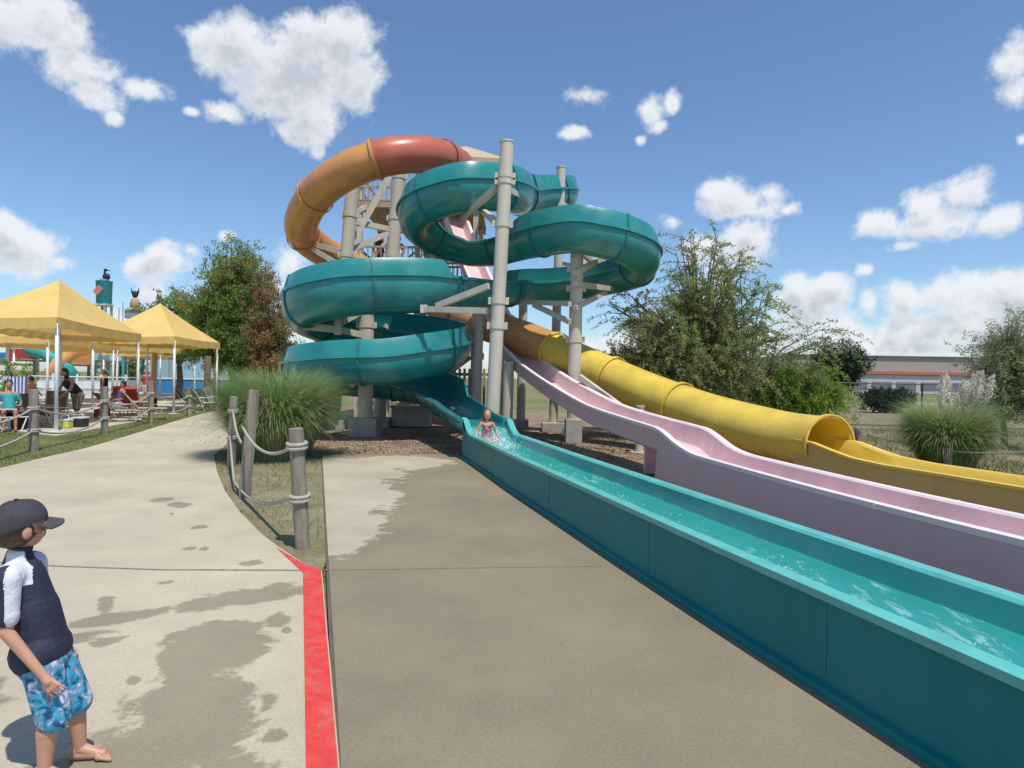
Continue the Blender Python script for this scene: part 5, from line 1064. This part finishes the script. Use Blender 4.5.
for sd in (-1, 1):
    cap(b, X(-.09, sd * .13, .43), X(-.1, sd * .21, .28), .036, .03); cap(b, X(-.1, sd * .21, .28), X(.02, sd * .26, .16), .03, .022); cap(b, X(.02, sd * .26, .16), X(.07, sd * .27, .14), .024, .02)
    for q in range(4): cap(b, X(.08, sd * (.25 + q * .013), .13), X(.125, sd * (.25 + q * .014), .12), .008, .007, 6)
    cap(b, X(.04, sd * .25, .14), X(.07, sd * .225, .13), .009, .008, 6)
    cap(b, X(0, sd * .06, .09), X(.36, sd * .07, .13), .07, .05); cap(b, X(.36, sd * .07, .13), X(.68, sd * .05, .05), .048, .03); cap(b, X(.68, sd * .05, .05), X(.72, sd * .05, .14), .03, .02)
fuse(b, .009, 'body', M['skin'], girl)
sw = mat('patterned_swimsuit', (.16, .03, .06), .7, .8, 22)
b = MB(); cap(b, X(0, 0, .1), X(-.05, 0, .26), .108, .099); cap(b, X(-.05, 0, .26), X(-.085, 0, .36), .099, .094)
for sd in (-1, 1): cap(b, X(-.08, sd * .07, .38), X(-.1, sd * .07, .475), .03, .02)
fuse(b, .009, 'swimsuit', sw, girl)
b = MB(); b.sphere(X(-.085, 0, .655), (.09, .085, .095)); cap(b, X(-.12, 0, .62), X(-.15, 0, .42), .075, .055)
for sd in (-1, 1): cap(b, X(-.09, sd * .075, .62), X(-.07, sd * .095, .45), .03, .022)
fuse(b, .009, 'hair', M['hair'], girl)
mb = MB()
for sd in (-1, 1): mb.sphere(X(.014, sd * .028, .64), .012, 8, 6)
mb.build('eyes', M['dark'], girl, smooth=True)
MB().sphere(X(.022, 0, .587), (.012, .02, .007), 10, 6).build('mouth', mat('lips', (.35, .08, .08), .5), girl, smooth=True)
# spray round the girl
rng = np.random.default_rng(5); n = 4500; a = rng.uniform(0, 1, n) ** 1.6; side = rng.normal(size=n) * .16; ht = np.abs(rng.normal(size=n)) * .13 * (1 - .5 * a)
fd = np.array(fdir); sd_ = np.array(sdir); C = np.array(gp) + fd * (a * 1.5 - .1)[:, None] + sd_ * np.clip(side, -.34, .34)[:, None]; C[:, 2] = .385 + ht
m, nt, N, L, b = new_mat('water_droplets'); b.inputs['Base Color'].default_value = (.85, .92, .95, 1); b.inputs['Roughness'].default_value = .15
o = np_mesh('spray', leaf_quads(rng, C, .012, .8), m); o['kind'] = 'stuff'; o['label'] = 'white spray thrown up in front of the girl in the chute'
# droplets and foam flecks further down
pts = []; 
for _ in range(6000):
    k = rng.integers(0, len(frW)); p, l, u, t = frW[k]
    if mnoise.noise(Vector((p.y * 1.3, 3, 1))) < .0 + rng.uniform(-.2, .35): continue
    s_ = rng.normal() * .12 - .12; pts.append(np.array(p + l * max(-.3, min(.3, s_))) + np.array((0, 0, .365 + abs(rng.normal()) * .018 + (0 if p.y < 12 else .27))))
o = np_mesh('foam', leaf_quads(rng, np.array(pts), .008, .8), m); o['kind'] = 'stuff'; o['label'] = 'flecks of foam and drops on the running water'
# ---------------------------------------------------------------- the boy
RS = .90
bo = G(56, 772); boy = thing('person', 'small boy in a grey cap, navy shirt and blue swim shorts standing at lower left', 'person', (bo.x, bo.y, 0))
FA = R(14); bf = Vector((math.cos(FA), math.sin(FA), 0)); bs = Vector((0, 0, 1)).cross(bf)
def lean(z): return -.155 * max(0, z - .05) + .05 * math.sin(min(1, z / .6) * math.pi)      # hips a little forward, head back
def B(a, b, c): return Vector((bo.x, bo.y, 0)) + bf * (a + lean(c)) + bs * b + Vector((0, 0, c))
b = MB()
# legs: right one (near) slightly back, left one (far) forward
def leg(sd, fwd, turn):
    hp = B(0, sd * .062, .50); kn = B(fwd * .5 + .015, sd * .07, .275); an = B(fwd, sd * .07, .055)
    cap(b, hp, kn, .056, .040); cap(b, kn, kn.lerp(an, .35) - bf * .012, .040, .042); cap(b, kn.lerp(an, .35) - bf * .012, an, .041, .026)
    d = (bf * math.cos(turn) + bs * math.sin(turn)); q = Vector((-d.y, d.x, 0))
    cap(b, an + Vector((0, 0, -.012)) - d * .02, an - d * .028 - Vector((0, 0, .026)), .028, .026)
    cap(b, an - d * .03 - Vector((0, 0, .028)), an + d * .085 - Vector((0, 0, .034)), .026, .021); cap(b, an + Vector((0, 0, -.005)), an + d * .07 - Vector((0, 0, .03)), .026, .02)
    cap(b, an + d * .08 + q * .016 - Vector((0, 0, .036)), an + d * .08 - q * .02 - Vector((0, 0, .036)), .019, .017)
    for k in range(5): cap(b, an + d * .09 + q * sd * (.026 - .0125 * k) * -1 - Vector((0, 0, .04)), an + d * (.128 - .008 * k) + q * sd * (.030 - .0145 * k) * -1 - Vector((0, 0, .044)), .0082, .0070 if k else .0095, 8)
leg(-1, -.025, R(-10)); leg(1, .045, R(-6))
cap(b, B(-.01, -.04, .50), B(-.01, .04, .50), .08, .08); cap(b, B(0, 0, .55), B(.005, 0, .68), .08, .08); cap(b, B(.005, 0, .68), B(-.01, 0, .79), .08, .075)
cap(b, B(-.012, -.08, .81), B(-.012, .08, .81), .04, .04); cap(b, B(-.012, 0, .82), B(-.002, 0, .92), .042, .037)
# head, turned towards the slides
HA = R(60); hf = Vector((math.cos(HA), math.sin(HA), 0)); hs = Vector((0, 0, 1)).cross(hf); hc = B(.012, 0, .985)
HX = lambda a, b_, c: hc + hf * a + hs * b_ + Vector((0, 0, c)); RZ = Matrix.Rotation(HA, 3, 'Z')
b.sphere(HX(-.008, 0, .012), (.088, .074, .088), rot=RZ); b.sphere(HX(.025, 0, -.035), (.055, .055, .052), rot=RZ); b.sphere(HX(.045, 0, -.065), (.022, .024, .018), rot=RZ)
cap(b, HX(.076, 0, -.005), HX(.088, 0, -.022), .009, .012, 10); b.sphere(HX(.072, 0, -.048), (.011, .02, .009), rot=RZ)
for sd in (-1, 1): b.sphere(HX(.052, sd * .034, -.03), (.024, .022, .024), rot=RZ); b.sphere(HX(-.008, sd * .078, -.012), (.018, .011, .026), rot=RZ)
# arms
def armb(sd, el, wr, palm_dir, curl):
    cap(b, B(-.012, sd * .102, .795), el, .031, .026); cap(b, el, wr, .027, .0175); d = (wr - el).normalized(); pd = palm_dir.normalized(); side_ = d.cross(pd).normalized()
    cap(b, wr, wr + d * .02, .018, .02); pc = wr + d * .036
    for k in range(4): cap(b, wr + d * .015 + side_ * (k - 1.5) * .006, wr + d * .052 + side_ * (k - 1.5) * .0125, .0105, .0095, 8)
    for k, L_ in enumerate((.030, .035, .033, .026)):
        a0 = wr + d * .055 + side_ * (k - 1.5) * .0148; d1 = (d * math.cos(curl) + pd * math.sin(curl)); a1 = a0 + (d1 + side_ * (k - 1.5) * .08) * L_ * .62; d2 = (d * math.cos(curl * 2.2) + pd * math.sin(curl * 2.2)); a2 = a1 + d2 * L_ * .6
        cap(b, a0, a1, .0060, .0054, 8); cap(b, a1, a2, .0054, .0045, 8)
    t0 = wr + d * .018 - side_ * .016; t1 = t0 + (d * .7 - side_ * .6 + pd * .3).normalized() * .022; t2 = t1 + (d * .95 - side_ * .1 + pd * .4).normalized() * .02; cap(b, t0, t1, .009, .0075, 8); cap(b, t1, t2, .0072, .006, 8)
armb(-1, B(-.03, -.128, .62), B(.035, -.135, .44), Vector(bs), .3)
armb(1, B(-.03, .13, .63), B(.0, .135, .45), Vector(-bs), .3)
fuse(b, .0027, 'body', M['skin'], boy, 5)
RS = .93
# shirt with raglan sleeves: white over the front of the shoulder and arm, navy behind
def split_faces(o, test):
    o.data.materials.append(M['whitecloth']); off_ = Vector((bo.x, bo.y, 0))
    for f_ in o.data.polygons:
        c = f_.center; v = Vector((c.x, c.y, 0)); z = c.z; a_ = v.dot(bf) - lean(z); b_ = v.dot(bs)
        if test(a_, b_, z): f_.material_index = 1
b = MB(); cap(b, B(-.012, -.03, .495), B(-.012, .03, .495), .103, .103); cap(b, B(-.003, -.015, .52), B(.012, -.01, .66), .092, .09); cap(b, B(0, .015, .52), B(.012, .01, .66), .092, .09); cap(b, B(.01, 0, .66), B(-.01, 0, .79), .091, .086); cap(b, B(-.014, -.085, .81), B(-.014, .085, .81), .057, .057); cap(b, B(-.012, 0, .84), B(-.006, 0, .872), .060, .050)
shirt = fuse(b, .0055, 'shirt', M['navy'], boy, 3)
split_faces(shirt, lambda a_, b_, z: z > .775 and abs(b_) > .045 + (z - .775) * -.15 and a_ > -.035 and a_ < .05)
for sd in (-1, 1):
    e0 = B(-.012, sd * .104, .812); e1 = B(-.022, sd * .121, .67); b = MB(); cap(b, e0, e1, .054, .041); cap(b, e1 - (e1 - e0).normalized() * .012, e1 + (e1 - e0).normalized() * .0, .044, .043)
    sl_ = fuse(b, .0045, 'sleeve', M['navy'], shirt, 3); split_faces(sl_, lambda a_, b_, z: a_ > -.006 + (z - .74) * .1)
b = MB(); ring = [B(-.006 + math.cos(a) * .041, math.sin(a) * .041, .912 - .014 * math.cos(a)) for a in [i * math.pi / 10 for i in range(21)]]; b.tube(ring, .008, 8, caps=False); b.build('collar', M['navy'], shirt, smooth=True)
# board shorts
def shorts_mat():
    m, nt, N, L, b = new_mat('blue_floral_shorts'); tc = N.new('ShaderNodeTexCoord'); vo = N.new('ShaderNodeTexNoise'); vo.inputs['Scale'].default_value = 17; vo.inputs['Detail'].default_value = 3; vo.inputs['Distortion'].default_value = 1.5; L.new(tc.outputs['Object'], vo.inputs['Vector'])
    cr = N.new('ShaderNodeValToRGB'); e = cr.color_ramp.elements; e[0].position = .36; e[0].color = (.015, .06, .16, 1); e[1].position = .62; e[1].color = (.55, .62, .72, 1)
    for p_, c_ in ((.44, (.02, .24, .42, 1)), (.50, (.05, .36, .54, 1)), (.55, (.20, .22, .36, 1))): q = e.new(p_); q.color = c_
    L.new(vo.outputs[0], cr.inputs[0]); L.new(cr.outputs[0], b.inputs['Base Color']); b.inputs['Roughness'].default_value = .8
    bn = N.new('ShaderNodeTexNoise'); bn.inputs['Scale'].default_value = 28; L.new(tc.outputs['Object'], bn.inputs['Vector']); bp = N.new('ShaderNodeBump'); bp.inputs['Strength'].default_value = .5; bp.inputs['Distance'].default_value = .02; L.new(bn.outputs[0], bp.inputs['Height']); L.new(bp.outputs[0], b.inputs['Normal']); return m
RS = .95
b = MB(); cap(b, B(-.012, -.035, .46), B(-.012, .03, .46), .086, .086)
for sd, fw in ((-1, -.02), (1, .035)): cap(b, B(-.005, sd * .048, .45), B(fw * .55 + .008, sd * .062, .25), .073, .064)
fuse(b, .0055, 'swim_shorts', shorts_mat(), boy, 3)
RS = .95
# hair and cap
b = MB(); b.sphere(HX(-.02, 0, -.002), (.086, .079, .078), rot=RZ); cap(b, HX(-.06, -.03, -.035), HX(-.06, .03, -.035), .026, .026)
fuse(b, .005, 'hair', M['hair'], boy, 2)
capm = mat('charcoal_cap_cloth', (.045, .042, .055), .85, .25, 18, bump=.3, bscale=160)
hat = thing('baseball_cap', 'charcoal baseball cap worn by the small boy', 'cap', HX(0, 0, .05))
b = MB(); vs = []; nu, nv = 36, 12
for j in range(nv + 1):
    for i in range(nu):
        th = math.pi * .5 * j / nv; ph = 2 * math.pi * i / nu; r = math.cos(th) ** .8 if j < nv else 0.001; zz = math.sin(th)
        a = -.012 + .104 * r * math.cos(ph); bb_ = .089 * r * math.sin(ph); vs.append(HX(a, bb_, .018 - .012 * math.cos(ph) * (1 - j / nv) * -1 - (.02 if math.cos(ph) < 0 else 0) * (1 - j / nv) * -math.cos(ph) * 1 + .088 * zz))
vs_crown = list(vs)
b.add(vs, [(j * nu + i, j * nu + (i + 1) % nu, (j + 1) * nu + (i + 1) % nu, (j + 1) * nu + i) for j in range(nv) for i in range(nu)]); crown = b.build('cap_crown', capm, hat, smooth=True)
b = MB(); n1, n2 = 24, 8; vs = []
for side_ in (0, 1):
    for i in range(n1 + 1):
        ph = R(-68 + 136 * i / n1)
        for j in range(n2 + 1):
            f_ = j / n2; r0 = Vector((-.012 + .102 * math.cos(ph), .088 * math.sin(ph), 0)); r1 = Vector((.045 + .108 * math.cos(ph * 1.1) , .080 * math.sin(ph * 1.15), 0)); q = r0.lerp(r1, f_)
            vs.append(HX(q.x, q.y, .026 - .020 * f_ - 2.6 * q.y * q.y - (.005 if side_ else 0)))
W_ = n2 + 1; O_ = (n1 + 1) * W_
fs = [(i * W_ + j, (i + 1) * W_ + j, (i + 1) * W_ + j + 1, i * W_ + j + 1) for i in range(n1) for j in range(n2)]; fs += [(O_ + a, O_ + d, O_ + c, O_ + b2) for a, b2, c, d in fs]
fs += [(i * W_ + n2, (i + 1) * W_ + n2, O_ + (i + 1) * W_ + n2, O_ + i * W_ + n2) for i in range(n1)]
b.add(vs, fs); b.build('cap_brim', mat('faded_brim_cloth', (.07, .062, .07), .85, .2, 30), hat, smooth=True)
MB().sphere(HX(-.012, 0, .108), (.009, .009, .005), 10, 6).build('button', capm, crown, smooth=True)
mb = MB(); cv = [Vector(v) for v in vs_crown]
for i in range(0, nu, 6): mb.tube([cv[j * nu + i] + (cv[j * nu + i] - HX(-.012, 0, .02)).normalized() * .0006 for j in range(0, nv)], .0013, 4)
mb.build('seam', capm, crown)
for sd in (-1, 1): MB().sphere(HX(.068, sd * .03, -.004), .0085, 10, 8).build('eye', M['dark'], boy, smooth=True)
print('objects', len(scene.objects))
